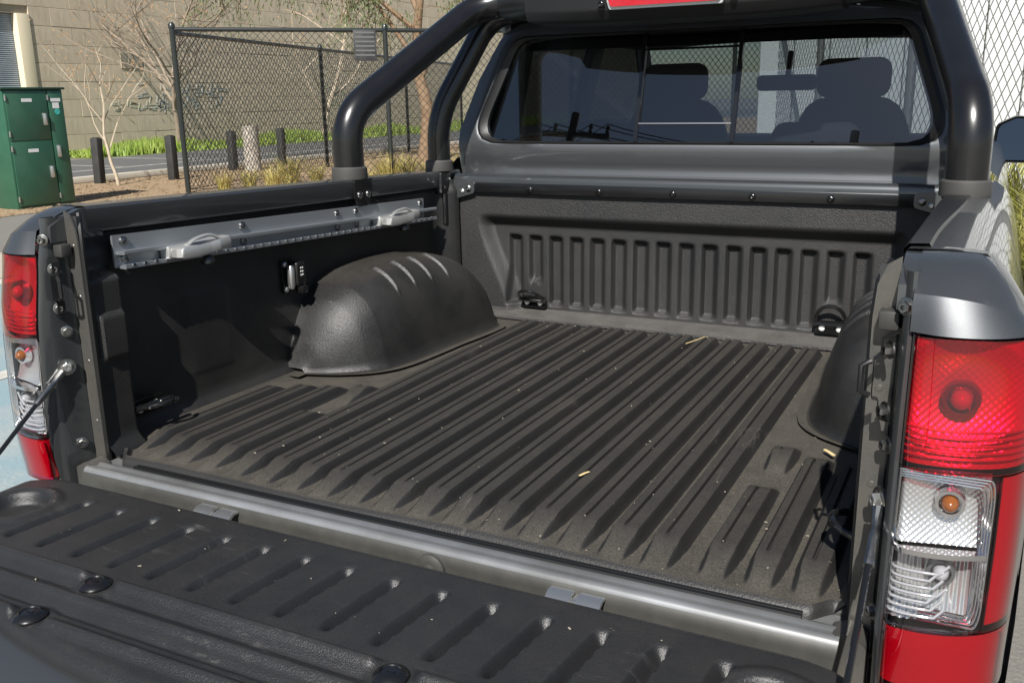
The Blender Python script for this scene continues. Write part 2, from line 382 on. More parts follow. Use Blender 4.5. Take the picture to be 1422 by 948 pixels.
# ---- the tan block wall with its roller door
WX = -26.3
wall = empty('block_wall', (WX, 38, 0), 0, 'tall tan concrete block wall with faded graffiti behind the grass verge', 'wall')
b = B(); b.box(WX-0.5, WX-0.06, 19.3, 75, GZ, 8.6); b.box(WX-0.5, WX-0.06, 2, 19.3, 3.45, 8.6); b.box(WX-0.5, WX-0.06, 2, 13.6, GZ, 3.45)
b.build('wall_core', 'wall_joint', wall, smooth=0)
BW, BH = 1.5, 0.56
pb = B(); pb.box(-0.07, 0.0, -BW/2+0.006, BW/2-0.006, -BH/2+0.006, BH/2-0.006, 0.004, 1)
first = None; rest = B()
for r_ in range(16):
    for c_ in range(28):
        yy = 19.3+BW*(c_+0.5)+(0.5*BW if r_ % 2 else 0); zz = GZ+BH*(r_+0.5); dx = random.uniform(-0.006, 0.006)
        if r_ >= 12 or c_ >= 24:
            rest.add([(WX+dx+x, yy+y, zz+z) for x, y, z in pb.v], pb.f); continue
        if first is None:
            q = B(); q.add(pb.v, pb.f); first = q.build('block', 'wall_block', wall, smooth=0)
            first.location = Vector((WX+dx-0.035, yy, zz+OZ))-WL[wall.name]
        else: inst(first, (WX+dx-0.035, yy, zz), wall, name='block')
for r_ in range(16):                       # half blocks at the bonded end, and the courses over the door
    if r_ % 2: rest.add([(WX+x, 19.3+0.25*BW+y*0.5, GZ+BH*(r_+0.5)+z) for x, y, z in pb.v], pb.f)
    if r_ >= 8:
        for c_ in range(12): rest.add([(WX+x, 19.3-BW*(c_+0.5)+y, GZ+BH*(r_+0.5)+z) for x, y, z in pb.v], pb.f)
tag(rest.build('upper_blocks', 'wall_block', wall, smooth=0), kind='stuff')
for nm, mt_, y0, y1, z0, z1, k in (('graffiti', 'graffiti_blue', 23.2, 27.5, 0.5, 1.4, 80), ('graffiti', 'graffiti_green', 22.0, 25.0, 0.5, 0.8, 22), ('graffiti', 'graffiti_green', 33.5, 35.0, 0.5, 1.5, 30)):
    b = B(); rg = random.Random(int(y0*10))
    for i in range(k):
        y = rg.uniform(y0, y1); z = rg.uniform(z0, z1); a = rg.choice((-0.05, 0.05, 0.1, 1.4))+rg.uniform(-0.15, .15)
        b.box(WX+0.004, WX+0.014, y-0.14, y+0.14, z-0.022, z+0.022, rot=Matrix.Rotation(a, 3, 'X'))
    b.build(nm, mt_, wall, smooth=0, label='faded spray paint tag in '+('blue' if 'blue' in mt_ else 'green'))
b = B(); b.box(WX-0.02, WX+0.03, 22.6, 23.5, 1.9, 2.4); b.build('vent', 'wall_joint', wall, smooth=0)
door = empty('roller_door', (WX, 16.3, 0), 0, 'blue grey corrugated roller door with a cream frame in the tan wall', 'door')
b = B(); n = 70; prof = []
for i in range(n*4+1):
    t = i/4; prof.append((WX-0.22+0.022*math.sin(t*2*math.pi), GZ+4.25*t/n))
b.loft([[(x, 13.6, z) for x, z in prof], [(x, 18.85, z) for x, z in prof]], closed=False)
b.build('curtain', 'roller', door)
b = B(); b.box(WX-0.3, WX+0.04, 18.85, 19.29, GZ, 3.44, 0.01); b.build('frame', 'cream', door)
b = B(); b.box(WX-0.3, WX+0.04, 13.6, 13.9, GZ, 3.44, 0.01); b.build('frame', 'cream', door)

# ---- white clad building on the right
cl = empty('white_building', (2.5, 13.5, 0), 0, 'white clad building with vertical panel seams behind the chain link fence', 'building')
b = B(); b.box(-2.5, 12.0, 13.56, 16, GZ, 6.5); b.build('wall_core', 'wall_joint', cl, smooth=0)
pn = None
for i in range(29):
    x = -2.5+0.5*i
    if pn is None:
        b = B(); b.box(x+0.007, x+0.493, 13.48, 13.56, GZ, 6.5, 0.012, 1); pn = b.build('panel', 'white_clad', cl, smooth=0); c0 = pn.location.copy()
    else:
        o = inst(pn, (0, 0, 0), cl, name='panel'); o.location = c0+Vector((0.5*i, 0, 0))
b = B(); b.box(-2.56, 12.05, 13.42, 13.6, 6.45, 6.62, 0.02); b.build('parapet_cap', 'aluminium', cl)
b = B(); b.box(-2.5, 12, 13.44, 13.56, GZ, GZ+0.18, 0.01); b.build('plinth', 'concrete', cl)

# ---- chain link fences
def fence(p0, d, bay, nb, h, label, dia=(0.130, 0.145), wire=0.0082, pr=0.05, material='fence_black', skip_first=False, wm='fence_wire', group=None):
    d = Vector((d[0], d[1], 0)).normalized(); p0 = Vector((p0[0], p0[1], GZ))
    f = empty('chain_link_fence', (p0.x, p0.y, 0), 0, label, 'fence', group)
    for i in range(nb+1):
        if i == 0 and skip_first: continue
        p = p0+d*bay*i; b = B()
        b.lathe([(pr*0.9, 0), (pr*0.9, h-0.02), (pr*1.15, h-0.02), (pr*1.15, h+0.03), (pr*0.6, h+0.07)], p, seg=10)
        b.build('post', material, f)
    b = B(); b.tube([p0+Vector((0, 0, h-0.04)), p0+d*bay*nb+Vector((0, 0, h-0.04))], pr*0.72, 8); b.build('top_rail', material, f)
    b = B(); b.tube([p0+Vector((0, 0, 0.06)), p0+d*bay*nb+Vector((0, 0, 0.06))], 0.006, 5); b.build('tension_wire', material, f)
    nrm = Vector((-d.y, d.x, 0)); sl_ = dia[1]/dia[0]
    for i in range(nb):
        b = B(); H = h-0.1; o = p0+d*bay*i+Vector((0, 0, 0.04)); a = pr; e = bay-pr
        for sg in (1, -1):
            k = int(-H/sl_/dia[0])-2
            while k*dia[0] < bay+H/sl_+1:
                x = k*dia[0]; k += 1
                # line z = sg*sl*(u - x)
                u0, u1 = (x, x+H/sl_) if sg > 0 else (x-H/sl_, x)
                ua, ub = max(u0, a), min(u1, e)
                if ub-ua < 0.02: continue
                za, zb = sg*sl_*(ua-x), sg*sl_*(ub-x)
                A = o+d*ua+Vector((0, 0, za)); Bq = o+d*ub+Vector((0, 0, zb))
                t = (Bq-A).normalized(); sdir = t.cross(nrm).normalized()*wire/2; nd = nrm*wire/2; off = nrm*(wire*0.45*sg)
                b.add([A+off+sdir+nd, A+off-sdir+nd, A+off-sdir-nd, A+off+sdir-nd, Bq+off+sdir+nd, Bq+off-sdir+nd, Bq+off-sdir-nd, Bq+off+sdir-nd],
                      [(0, 1, 5, 4), (1, 2, 6, 5), (2, 3, 7, 6), (3, 0, 4, 7)])
        b.build('wire_mesh', wm, f, smooth=0)
    return f
FA = Vector((2.48, 2.56)).normalized(); FB = Vector((-1.57, 5.87)).normalized()
fence((-11.56, 10.81), FA, 3.56, 4, 2.72, 'black chain link fence with stone stub and tussocks behind, its corner post by the mulch')
fence((-11.56, 10.81), FB, 6.08, 3, 2.66, 'black chain link fence running back beside the bollards towards the road', skip_first=True, wire=0.0075)
FC = Vector((-0.42, 0.91)).normalized()
fence((2.62, 2.99), FC, 3.1, 4, 2.6, 'dark chain link fence in front of the white clad building', wire=0.0046, material='fence_galv', dia=(0.138, 0.142), wm='fence_grey')
b = B(); pf = Vector((-11.56, 10.81, 0))+Vector((FA.x, FA.y, 0))*3.18+Vector((0.05, -0.05, 0))
sg = B(); ang = math.atan2(FA.y, FA.x)
sg.box(-0.2, 0.2, -0.012, 0.0, -0.26, 0.26, 0.004); so_ = empty('fence_sign', (pf.x, pf.y, 1.62+OZ), ang, 'small dark rectangular sign hung high on the chain link fence', 'sign')
sg.build('sign_plate', 'sign_dark', so_, local=True)
for i in range(6):
    s2 = B(); s2.box(-0.17, 0.17, -0.016, -0.012, 0.2-i*0.075, 0.23-i*0.075); s2.build('slot', 'fence_galv', so_, local=True, smooth=0)
pf = Vector((-11.56, 10.81, 0))+Vector((FB.x, FB.y, 0))*8.1
sg = B(); sg.box(-0.28, 0.28, -0.02, 0.02, -0.2, 0.2, 0.01); o = sg.build('back_board', 'sign_dark', None)
tag(o, 'dark square notice board low on the receding chain link fence', 'sign'); o.location = (pf.x+0.06, pf.y, 0.57+OZ); o.rotation_euler = (0, 0, R(60)); o.name = 'notice_board'

# ---- bollards, stone stub, cabinet
bp = B(); bp.box(-0.08, 0.08, -0.08, 0.08, 0, 0.87, 0.012); bp.box(-0.055, 0.055, -0.055, 0.055, 0.868, 0.885, 0.01)
bl = None
for i, (x, y) in enumerate([(-14.84, 11.74), (-14.0, 12.82), (-14.62, 15.19), (-14.59, 16.82), (-13.77, 17.9)]):
    if bl is None: bl = bp.build('bollard', 'bollard', None, local=True); o = bl; oz = bl.location.z
    else: o = bl.copy(); COL.objects.link(o)
    o.location = (x, y, oz); o.rotation_euler = (R(random.uniform(-1.2, 1.2)), R(random.uniform(-1.5, 1.5)), R(random.uniform(-12, 12)))
    tag(o, ['black square timber bollard beside the small bare sapling', 'black square timber bollard just outside the fence corner post', 'black timber bollard seen through the mesh, on the cabinet side of the stone stub',
            'black timber bollard seen through the mesh, past the stone stub', 'black timber bollard beside the far fence post'][i], 'bollard', 'bollards along the mulch bed')
b = B(); rg = random.Random(5); rings = []
for k in range(9):
    z = GZ+0.98*k/8; rings.append([(-14.15+0.19*(1-0.02*k)*math.cos(q*math.pi/6)*(1+rg.uniform(-.06, .06)), 15.31+0.19*math.sin(q*math.pi/6)*(1+rg.uniform(-.06, .06)), z) for q in range(12)])
b.loft(rings, True, True); tag(b.build('stone_stub', 'stub_stone', smooth=60), 'pale stout stone stub standing among the bollards behind the mesh', 'stone post')

cab_ = empty('utility_cabinet', (-12.08, 8.48, 0), 0, 'dark green metal utility cabinet with three doors on the mulch bed', 'cabinet')
b = B(); b.box(-12.64, -12.1, 7.97, 8.98, GZ, 0.93, 0.015); b.build('housing', 'cabinet_green', cab_)
b = B(); b.box(-12.66, -12.06, 7.94, 9.01, 0.93, 0.965, 0.012); b.build('lid', 'cabinet_dark', cab_)
b = B(); b.box(-12.62, -12.09, 7.99, 8.96, GZ, GZ+0.03); b.build('plinth', 'cabinet_dark', cab_)
for (y0, y1, z0, z1, hy, hz, lb) in ((8.0, 8.68, 0.20, 0.915, 8.60, 0.50, 1), (8.0, 8.68, -0.75, 0.185, 8.60, -0.28, 1), (8.70, 8.955, -0.75, 0.915, 8.77, 0.02, 2)):
    b = B(); b.box(-12.1, -12.078, y0, y1, z0, z1, 0.008); d_ = b.build('door', 'cabinet_green', cab_)
    b = B(); b.box(-12.078, -12.055, hy-0.035, hy+0.035, hz-0.09, hz+0.09, 0.012); b.box(-12.056, -12.04, hy-0.015, hy+0.015, hz-0.06, hz+0.075, 0.006); b.build('handle', 'zinc', d_)
    for hz_ in (z0+0.1, z1-0.1):
        b = B(); b.lathe([(0.012, -0.04), (0.012, 0.04)], (-12.075, y0-0.008, hz_), seg=8); b.build('hinge', 'zinc', d_)
    b = B(); ly = (y0+y1)/2; b.box(-12.0785, -12.075, ly-0.085, ly+0.085, z1-0.16, z1-0.11); b.build('label_plate', 'label_white', d_, smooth=0)
    if lb == 2:
        b = B(); b.box(-12.0785, -12.0755, ly-0.06, ly+0.05, z1-0.26, z1-0.175); b.build('label_plate', 'label_white', d_, smooth=0)
        b = B(); b.lathe([(0.045, 0), (0.045, 0.004)], (-12.0785, ly+0.01, z1-0.31), (1, 0, 0)); b.build('sticker', 'label_teal', d_, smooth=0)

# ---- vegetation
def tree(name, base, h, r0, material, seed, levels=4, spread=0.55, lean=(0, 0), nb=(3, 4), leafm=None, nleaf=0, leafs=0.05, group=None, label=None, first=0.35, trunk_h=0.45, droop=0.0):
    rg = random.Random(seed)
    root = empty(name, (base[0], base[1], GZ+OZ), 0, label, 'tree', group)
    tips = []; tb = B(); cb = B()
    def seg(bld, p, d, L, r, lev):
        n = 5 if lev < 2 else 4; pts = [p.copy()]; rs = [r]; dd = d.copy()
        for i in range(n):
            dd = (dd+Vector((rg.gauss(0, .13), rg.gauss(0, .13), rg.gauss(0, .08)+0.05-droop*lev*0.05))).normalized()
            pts.append(pts[-1]+dd*L/n); rs.append(r*(1-(0.42 if lev < levels-1 else 0.8)*(i+1)/n))
        bld.tube(pts, rs, 8 if lev == 0 else (5 if lev == 1 else 3))
        return pts, rs, dd
    def grow(p, d, L, r, lev):
        pts, rs, dd = seg(cb, p, d, L, r, lev)
        if lev >= levels-1:
            tips.extend(pts[1:]); return
        k = rg.randint(*nb)
        for j in range(k):
            t = rg.uniform(0.3, 1.0); i = min(int(t*(len(pts)-1)), len(pts)-2); q = pts[i].lerp(pts[i+1], t*(len(pts)-1)-i)
            a = rg.uniform(0, 2*math.pi); side = Vector((math.cos(a), math.sin(a), rg.uniform(-0.15, 0.5))).normalized()
            nd = (dd*(1-spread)+side*spread).normalized()
            grow(q, nd, L*rg.uniform(0.5, 0.78), rs[i]*rg.uniform(0.45, 0.65), lev+1)
        grow(pts[-1], dd, L*0.62, rs[-1]*0.95, lev+1)
    p0 = Vector((0, 0, -0.05)); d0 = Vector((lean[0], lean[1], 1)).normalized()
    pts, rs, dd = seg(tb, p0, d0, h*trunk_h, r0, 0)
    tb.build('trunk', material, root, local=True, smooth=60)
    for j in range(rg.randint(nb[0]+1, nb[1]+2)):
        t = rg.uniform(first, 1); i = min(int(t*(len(pts)-1)), len(pts)-2); q = pts[i].lerp(pts[i+1], t*(len(pts)-1)-i)
        a = rg.uniform(0, 2*math.pi); side = Vector((math.cos(a), math.sin(a), 0.25)).normalized()
        grow(q, (dd*(1-spread)+side*spread).normalized(), h*rg.uniform(.28, .42), rs[i]*0.55, 1)
    grow(pts[-1], dd, h*0.33, rs[-1], 1)
    cb.build('branches', material, root, local=True, smooth=60)
    if nleaf:
        lb_ = B()
        for i in range(nleaf):
            q = rg.choice(tips)+Vector((rg.gauss(0, .05), rg.gauss(0, .05), rg.gauss(0, .05)))
            leaf(lb_, q, Vector((rg.gauss(0, 1), rg.gauss(0, 1), rg.gauss(-0.6, 0.6))).normalized(), leafs*rg.uniform(.6, 1.4), leafs*0.35, rg)
        lb_.build('leaves', leafm, root, local=True, smooth=0)
    return root
def leaf(bld, p, d, L, wd, rg):
    s_ = d.cross(Vector((rg.gauss(0, 1), rg.gauss(0, 1), rg.gauss(0, 1)))).normalized()*wd/2
    nrm = d.cross(s_).normalized()*L*0.12
    bld.add([p, p+d*L*0.45+s_+nrm, p+d*L, p+d*L*0.45-s_+nrm], [(0, 1, 2, 3)])
tree('sapling', (-14.05, 11.49), 2.55, 0.035, 'bark_pale', 11, 4, 0.5, (0.0, -0.06), (2, 3), 'dry_leaf', 150, 0.06, None, 'small bare sapling with pale trunk and a few rusty leaves between two bollards', 0.5, 0.5)
t2 = tree('bare_tree', (-24.3, 22.9), 7.4, 0.10, 'bark_grey', 23, 5, 0.62, (0.03, -0.02), (3, 4), 'dry_leaf', 500, 0.10, None, 'large bare pale barked tree spreading wide against the tan wall', 0.4, 0.36)
tree('bare_tree', (-23.6, 30.0), 7.2, 0.12, 'bark_pale', 31, 5, 0.6, (0.0, 0.05), (2, 3), 'dry_leaf', 300, 0.09, None, 'bare pale tree seen through the fence mesh against the tan wall', 0.35, 0.36)
# gum tree with hanging leaf clumps
gum = empty('gum_tree', (-11.75, 18.73, 0), 0, 'brown barked gum tree behind the fence with drooping green leaf clumps', 'tree')
rg = random.Random(9); b = B()
b.tube(bez([(0, 0, -.05), (0.1, 0.05, 1.2), (-0.12, 0, 2.4), (0.05, .05, 4.0), (0.3, 0.2, 6.2)], 16), [0.19-0.009*i for i in range(16)], 10); b.build('trunk', 'bark_brown', gum, local=True, smooth=60)
b = B(); lb_ = B()
limbs = [((0.0, 0.02, 3.0), (-2.0, -1.0, 4.6), (-4.3, -2.2, 4.25)), ((0, 0, 3.4), (-0.8, 0.3, 4.9), (-1.6, 0.9, 5.2)), ((0.05, 0, 3.8), (1.2, 0.7, 5.2), (2.3, 1.2, 5.2)), ((.1, 0, 4.4), (-.6, -1, 5.6), (-1.2, -2.2, 5.4)), ((0, 0, 2.0), (0.5, 0.5, 3.3), (1.1, 1.0, 3.9)), ((-.1, 0, 2.3), (-.9, -.3, 3.6), (-1.3, -.5, 3.9))]
for (p, q, e) in limbs:
    pts = bez([p, q, e], 9); b.tube(pts, [0.07-0.006*i for i in range(9)], 6)
    for k in range(80 if e[0] < -4 else 26):
        s0 = pts[rg.randint(3, 8)]; dr = Vector((rg.gauss(0, .5), rg.gauss(0, .5), rg.uniform(-1.2, 0.1)))
        e0 = s0+dr; tw = bez([s0, s0+dr*0.5+Vector((0, 0, .15)), e0], 5); b.tube(tw, [0.012, .01, .008, .006, .004], 3)
        for j in range(34):
            c = tw[rg.randint(1, 4)]+Vector((rg.gauss(0, .1), rg.gauss(0, .1), rg.gauss(0, .1)))
            leaf(lb_, c, Vector((rg.gauss(0, .35), rg.gauss(0, .35), -1)).normalized(), rg.uniform(.09, .17), .025, rg)
b.build('branches', 'bark_brown', gum, local=True, smooth=60); lb_.build('leaves', 'gum_leaf', gum, local=True, smooth=0)
# verge grass
b = B(); rg = random.Random(2)
for i in range(16000):
    x = rg.uniform(-26.0, -22.45); y = 18.0+36*rg.random()**1.1; h = rg.uniform(.10, .34)*(1+0.5*math.sin(y*0.9+x)); a = rg.uniform(0, 6.28); dx, dy = math.cos(a)*0.035, math.sin(a)*0.035
    lx, ly = rg.gauss(0, .08), rg.gauss(0, .08)
    b.add([(x-dx, y-dy, GZ), (x+dx, y+dy, GZ), (x+lx, y+ly, GZ+h)], [(0, 1, 2)])
tag(b.build('verge_grass', 'grass_blade', smooth=0), 'bright green rough grass along the foot of the tan wall', 'grass', kind='stuff')
# mulch litter
b = B()
for i in range(2600):
    x = rg.uniform(-15.1, -11.4); y = rg.uniform(5, 20); s_ = rg.uniform(.02, .06); a = rg.uniform(0, 6.28); c, q = math.cos(a)*s_, math.sin(a)*s_
    b.add([(x-c, y-q, GZ+.008), (x+q*.3, y-c*.3, GZ+.02), (x+c, y+q, GZ+.03), (x-q*.3, y+c*.3, GZ+.012)], [(0, 1, 2, 3)])
tag(b.build('bark_litter', 'mulch', smooth=0), 'scattered tan bark chips on the mulch bed', 'bark chips', kind='stuff')
def tussock_mesh(seed, n, h, rad):
    rg = random.Random(seed); b = B()
    for i in range(n):
        a = rg.uniform(0, 6.283); r_ = rad*math.sqrt(rg.random()); p = Vector((math.cos(a)*r_, math.sin(a)*r_, 0)); L = h*rg.uniform(.6, 1.15)
        o = Vector((math.cos(a+rg.gauss(0, .5)), math.sin(a+rg.gauss(0, .5)), 0)); bend = rg.uniform(.15, .75); wv = Vector((-o.y, o.x, 0))*rg.uniform(.004, .009)
        q = [p+o*(bend*L*t*t)+Vector((0, 0, L*t*(1-0.28*bend*t))) for t in (0, .35, .7, 1)]
        b.add([q[0]-wv, q[0]+wv, q[1]+wv, q[1]-wv, q[2]+wv*.7, q[2]-wv*.7, q[3]], [(0, 1, 2, 3), (3, 2, 4, 5), (5, 4, 6)])
    return b
def tussocks(spots, material, seeds, label, group, h, n, rad):
    ps = []
    for sd in seeds:
        o = tussock_mesh(sd, n, h, rad).build('grass_tussock', material, None, local=True, smooth=0); ps.append((o, o.location.z))
    for i, (x, y, s_) in enumerate(spots):
        src, z = ps[i % len(ps)]
        o = src if i < len(ps) else src.copy()
        if i >= len(ps): COL.objects.link(o)
        o.location = (x, y, z*s_-0.01); o.scale = (s_, s_, s_); o.rotation_euler = (0, 0, i*1.7); tag(o, label, 'grass', group)
sp = []; rg = random.Random(4)
for i in range(26):
    t = 0.6+10.5*i/25; side = rg.uniform(-0.3, 1.1); sp.append((-11.56+FA.x*t+FA.y*-side*0.9, 10.81+FA.y*t+FA.x*side*0.9, rg.uniform(.6, 1.05)))
tussocks(sp, 'tussock', (1, 2, 3), 'dry yellow green grass tussock at the foot of the black fence', 'tussocks along the black fence', 0.62, 170, 0.16)
sp = []
for i in range(24):
    t = -0.6+7.0*i/23; side = rg.uniform(-0.55, 0.45); sp.append((1.95+FC.x*t-FC.y*side*-1+0.05, 4.45+FC.y*t+FC.x*side*1, rg.uniform(.8, 1.15)))
tussocks(sp, 'tussock_green', (5, 6, 7), 'tall arching yellow green grass tussock beside the truck flank', 'tussocks in front of the white building', 1.0, 330, 0.22)

# ---- power poles and bare trees across the street (seen mirrored in the rear glass)
pole_tops = []
for i, (x, y) in enumerate(((-9.92, -13.54), (-7.47, -12.85), (-1.77, -13.67))):
    pr_ = empty('power_pole', (x, y, 0), R(-6), 'dark timber power pole with crossarm and wires mirrored in the rear window', 'pole', 'power poles across the street')
    b = B(); b.lathe([(0.13, 0), (0.09, 9.5)], (0, 0, 0), seg=10); b.build('pole', 'pole_wood', pr_, local=True)
    b = B(); b.box(-0.85, 0.85, -0.05, 0.05, 8.95, 9.05, 0.01); b.build('crossarm', 'pole_wood', pr_, local=True)
    for dx in (-0.78, -0.4, 0.4, 0.78):
        b = B(); b.lathe([(0.02, 0), (0.05, 0.05), (0.03, 0.1), (0.05, 0.15), (0.03, 0.2)], (dx, 0, 9.05), seg=8); b.build('insulator', 'pole_wood', pr_, local=True)
    pole_tops.append(Vector((x, y, 9.25)))
b = B()
for dx in (-0.78, -0.4, 0.4, 0.78):
    for i in (0, 1):
        p, q = pole_tops[i]+Vector((dx, 0, 0)), pole_tops[i+1]+Vector((dx, 0, 0))
        b.tube([p.lerp(q, t/14)-Vector((0, 0, OZ+0.35*4*(t/14)*(1-t/14))) for t in range(15)], 0.012, 4)
tag(b.build('overhead_wires', 'pole_wood'), 'thin black overhead wires strung between the power poles', 'wires')
for i, (x, y, s_) in enumerate(((-8.9, -10.4, 0.86), (-5.9, -11.2, 0.80), (-11.4, -9.6, 0.9))):
    o = copy_tree(t2); o.location = (x, y, 0); o.scale = (s_, s_, s_); o.rotation_euler = (0, 0, 1.3+i*2.1)
    tag(o, 'bare tree across the street whose twigs are mirrored in the rear window', 'tree', 'bare trees across the street')

# ================================================================== THE TRUCK
T = empty('pickup_truck', (0, 1.9, 0), 0, 'dark grey metallic pickup truck with its tailgate down and black lined tray', 'pickup truck')
def mesh_only(name, b, material, smooth=35):
    me = bpy.data.meshes.new(name); me.from_pydata([Vector(p) for p in b.v], [], b.f)
    me.polygons.foreach_set('use_smooth', [True]*len(me.polygons)); me.set_sharp_from_angle(angle=R(smooth)); me.materials.append(MAT[material]); return me
def place(name, me, loc, parent, normal=(0, -1, 0), label=None):
    o = bpy.data.objects.new(name, me); COL.objects.link(o); lv = Vector(loc)+Vector((0, 0, OZ)); WL[o.name] = lv
    o.parent = parent; o.location = lv-WL[parent.name]; o.rotation_mode = 'QUATERNION'; o.rotation_quaternion = Vector(normal).to_track_quat('Z', 'Y')
    if label: o['label'] = label
    return o
def bolt_b(r, h, hexa=True):
    b = B(); b.lathe([(r*1.5, 0), (r*1.5, h*0.2), (r*1.35, h*0.25)], (0, 0, 0), seg=18)
    b.lathe([(r, h*0.24), (r, h*0.85), (r*0.85, h), (r*0.45, h), (r*0.4, h*0.6)], (0, 0, 0), seg=6 if hexa else 16)
    return b
HEX = mesh_only('bolt', bolt_b(0.0075, 0.010), 'steel'); HEXB = mesh_only('bolt', bolt_b(0.009, 0.012), 'zinc')
b = B(); b.lathe([(0.0105, 0), (0.0105, 0.0015), (0.0095, 0.0045), (0.006, 0.0068), (0.0028, 0.0072), (0.0026, 0.005)], (0, 0, 0), seg=16); DOME = mesh_only('bolt', b, 'steel')
b = B(); b.lathe([(0.0075, 0), (0.007, 0.003), (0.004, 0.0052), (0.002, 0.0052), (0.0018, 0.003)], (0, 0, 0), seg=14); SCREW = mesh_only('screw', b, 'zinc'); 
b = B(); b.lathe([(0.0085, 0), (0.0080, 0.004), (0.0045, 0.007), (0.002, 0.007)], (0, 0, 0), seg=14); WSCREW = mesh_only('screw', b, 'white_plastic')
b = B(); b.lathe([(0.0105, 0), (0.0105, 0.0015), (0.0085, 0.004), (0.004, 0.0055), (0.003, 0.002)], (0, 0, 0), seg=16); BSCREW = mesh_only('screw', b, 'black_gloss')

def ztop(y): return 0.503-0.024*y          # top of the tray side
BZ = [-0.20, -0.10, -0.025, 0.066, 0.266, 0.418, 0.44, 0.60]; BV = [0.0, 0.016, 0.027, 0.038, 0.027, 0.004, 0.001, 0.0]
def lamp_bulge(z):                         # the rear lamps and the body edge beside them bow rearward
    z = min(max(z, -0.20), 0.59)
    for i in range(len(BZ)-1):
        if z <= BZ[i+1]:
            t = (z-BZ[i])/(BZ[i+1]-BZ[i]); a = BV[max(i-1, 0)]; b_ = BV[i]; c = BV[i+1]; d = BV[min(i+2, len(BV)-1)]
            return 0.5*((2*b_)+(c-a)*t*0.8+(3*(c-b_)*2-(c-a)*1.6-(d-b_)*0.8)*t*t+(-4*(c-b_)+(c-a)*0.8+(d-b_)*0.8)*t**3)
    return 0.0

# ---- load floor liner -------------------------------------------------
ribs = []                                   # (centre, half top, y0, y1)
for i in range(13): ribs.append((-0.413+0.0705*i, 0.0205, 0.055, 1.405))
for sgn in (-1, 1):
    cx = 0.0165
    ribs += [(cx+sgn*0.5035, 0.0185, 0.065, 0.445), (cx+sgn*0.5035, 0.0185, 0.50, 0.655), (cx+sgn*0.572, 0.0185, 0.065, 0.62), (cx+sgn*0.640, 0.0185, 0.065, 0.60), (cx+sgn*0.706, 0.014, 0.075, 0.56)]
RH = 0.0215
def floor_z(x, y):
    z = 0.0
    for (c, hw, y0, y1) in ribs:
        dx = abs(x-c)
        if dx > 0.034 or y < y0-0.001 or y > y1: continue
        a = min(1.0, max(0.0, (y-y0)/0.085)); e = min(1.0, max(0.0, (y1-y)/(0.022 if y1 > 1.3 else 0.06)))
        top = hw-0.006*(1-a)
        k = 1-sst(top, top+0.0105, dx)
        h = RH*k*(a if a < 1 else 1)*sst(0, 1, e)
        sl_ = abs(x-(c-0.004))
        if sl_ < 0.004 and y > y0+0.07: h -= 0.0070*(1-sst(0.0008, 0.0036, sl_))*sst(y0+0.07, y0+0.13, y)
        z = max(z, h)
    z += 0.009*(1-sst(0.0, 0.012, abs(y-0.043)))          # bead along the rear edge
    z += 0.012*sst(0.725, 0.755, abs(x))                   # turned up sides
    z += 0.0012*math.sin(x*7+1)*math.sin(y*5)
    return z
b = B()
xs = set(lin(-0.762, 0.762, 90))
for (c, hw, y0, y1) in ribs:
    for o in (0, 0.003, 0.006, 0.0085, 0.0108):
        xs.add(c+hw+o); xs.add(c-hw-o)
    for o in (-0.0072, -0.0050, -0.0038, -0.0026, -0.0004): xs.add(c+o)
    xs.add(c-hw*0.65); xs.add(c+hw*0.6); xs.add(c+hw*0.85); xs.add(c-hw*0.85)
xs = sorted(xs); xs = [a for i, a in enumerate(xs) if i == 0 or a-xs[i-1] > 0.0006]
ys = [0.030, 0.033]+lin(0.036, 0.06, 7)+lin(0.066, 0.16, 14)+lin(0.175, 0.42, 10)+lin(0.43, 0.67, 22)+lin(0.70, 1.36, 18)+lin(1.375, 1.412, 10)+[1.425, 1.44]
def edge_y(x):                                # rear edge steps forward near the corners
    return 0.030*sst(0.665, 0.70, abs(x))+0.004*math.sin(x*9)
b.surf(lambda x, y: (x, y+edge_y(x)*(1-sst(0.03, 0.3, y)), floor_z(x, y) if y > 0.031 else -0.012), xs, ys)
floor_ = b.build('load_floor', 'liner_floor', T, smooth=38, label='dusty black ribbed floor liner')

# ---- headboard liner ---------------------------------------------------
gro = [-0.5335+0.0711*i for i in range(16)]
def head_y(x, z):
    y = 1.49
    ex = 0.655-0.10*sst(0.33, 0.0, z)                       # the recess narrows downward
    side = 1-sst(ex-0.045, ex, abs(x))
    top = 1-sst(0.288, 0.332, z)
    d = 0.036*side*top*sst(0.0, 0.012, z-0.012)
    for c in gro:
        dx = abs(x-c)
        if dx < 0.033:
            gz = sst(0.034, 0.05, z)*(1-sst(0.250, 0.266, z))
            tie = abs(abs(x-0.0)-0.4627) < 0.042 and z < 0.115
            dxs = x-c; d += 0.023*(sst(-0.026, -0.017, dxs) if dxs < 0 else 1-sst(0.004, 0.029, dxs))*gz*(0 if tie else 1)
    y += d
    if z < 0.022: y -= 0.0+(0.055)*(1-sst(0.006, 0.024, z))*1.0
    y += 0.0009*math.sin(x*6)*math.sin(z*14)
    return y
b = B(); xs = lin(-0.745, 0.745, 480); zs = [0.004, 0.006, 0.009, 0.012, 0.015, 0.018, 0.021]+lin(0.025, 0.06, 10)+lin(0.07, 0.24, 14)+lin(0.246, 0.34, 28)+lin(0.35, 0.412, 6)
b.surf(lambda x, z: (x, head_y(x, z), z), xs, zs)
hb = b.build('headboard', 'liner_head', T, smooth=60, label='grained black headboard liner with vertical flutes')
b = B(); b.box(-0.79, 0.79, 1.557, 1.572, -0.10, 0.41); b.build('front_wall', 'primer', T)
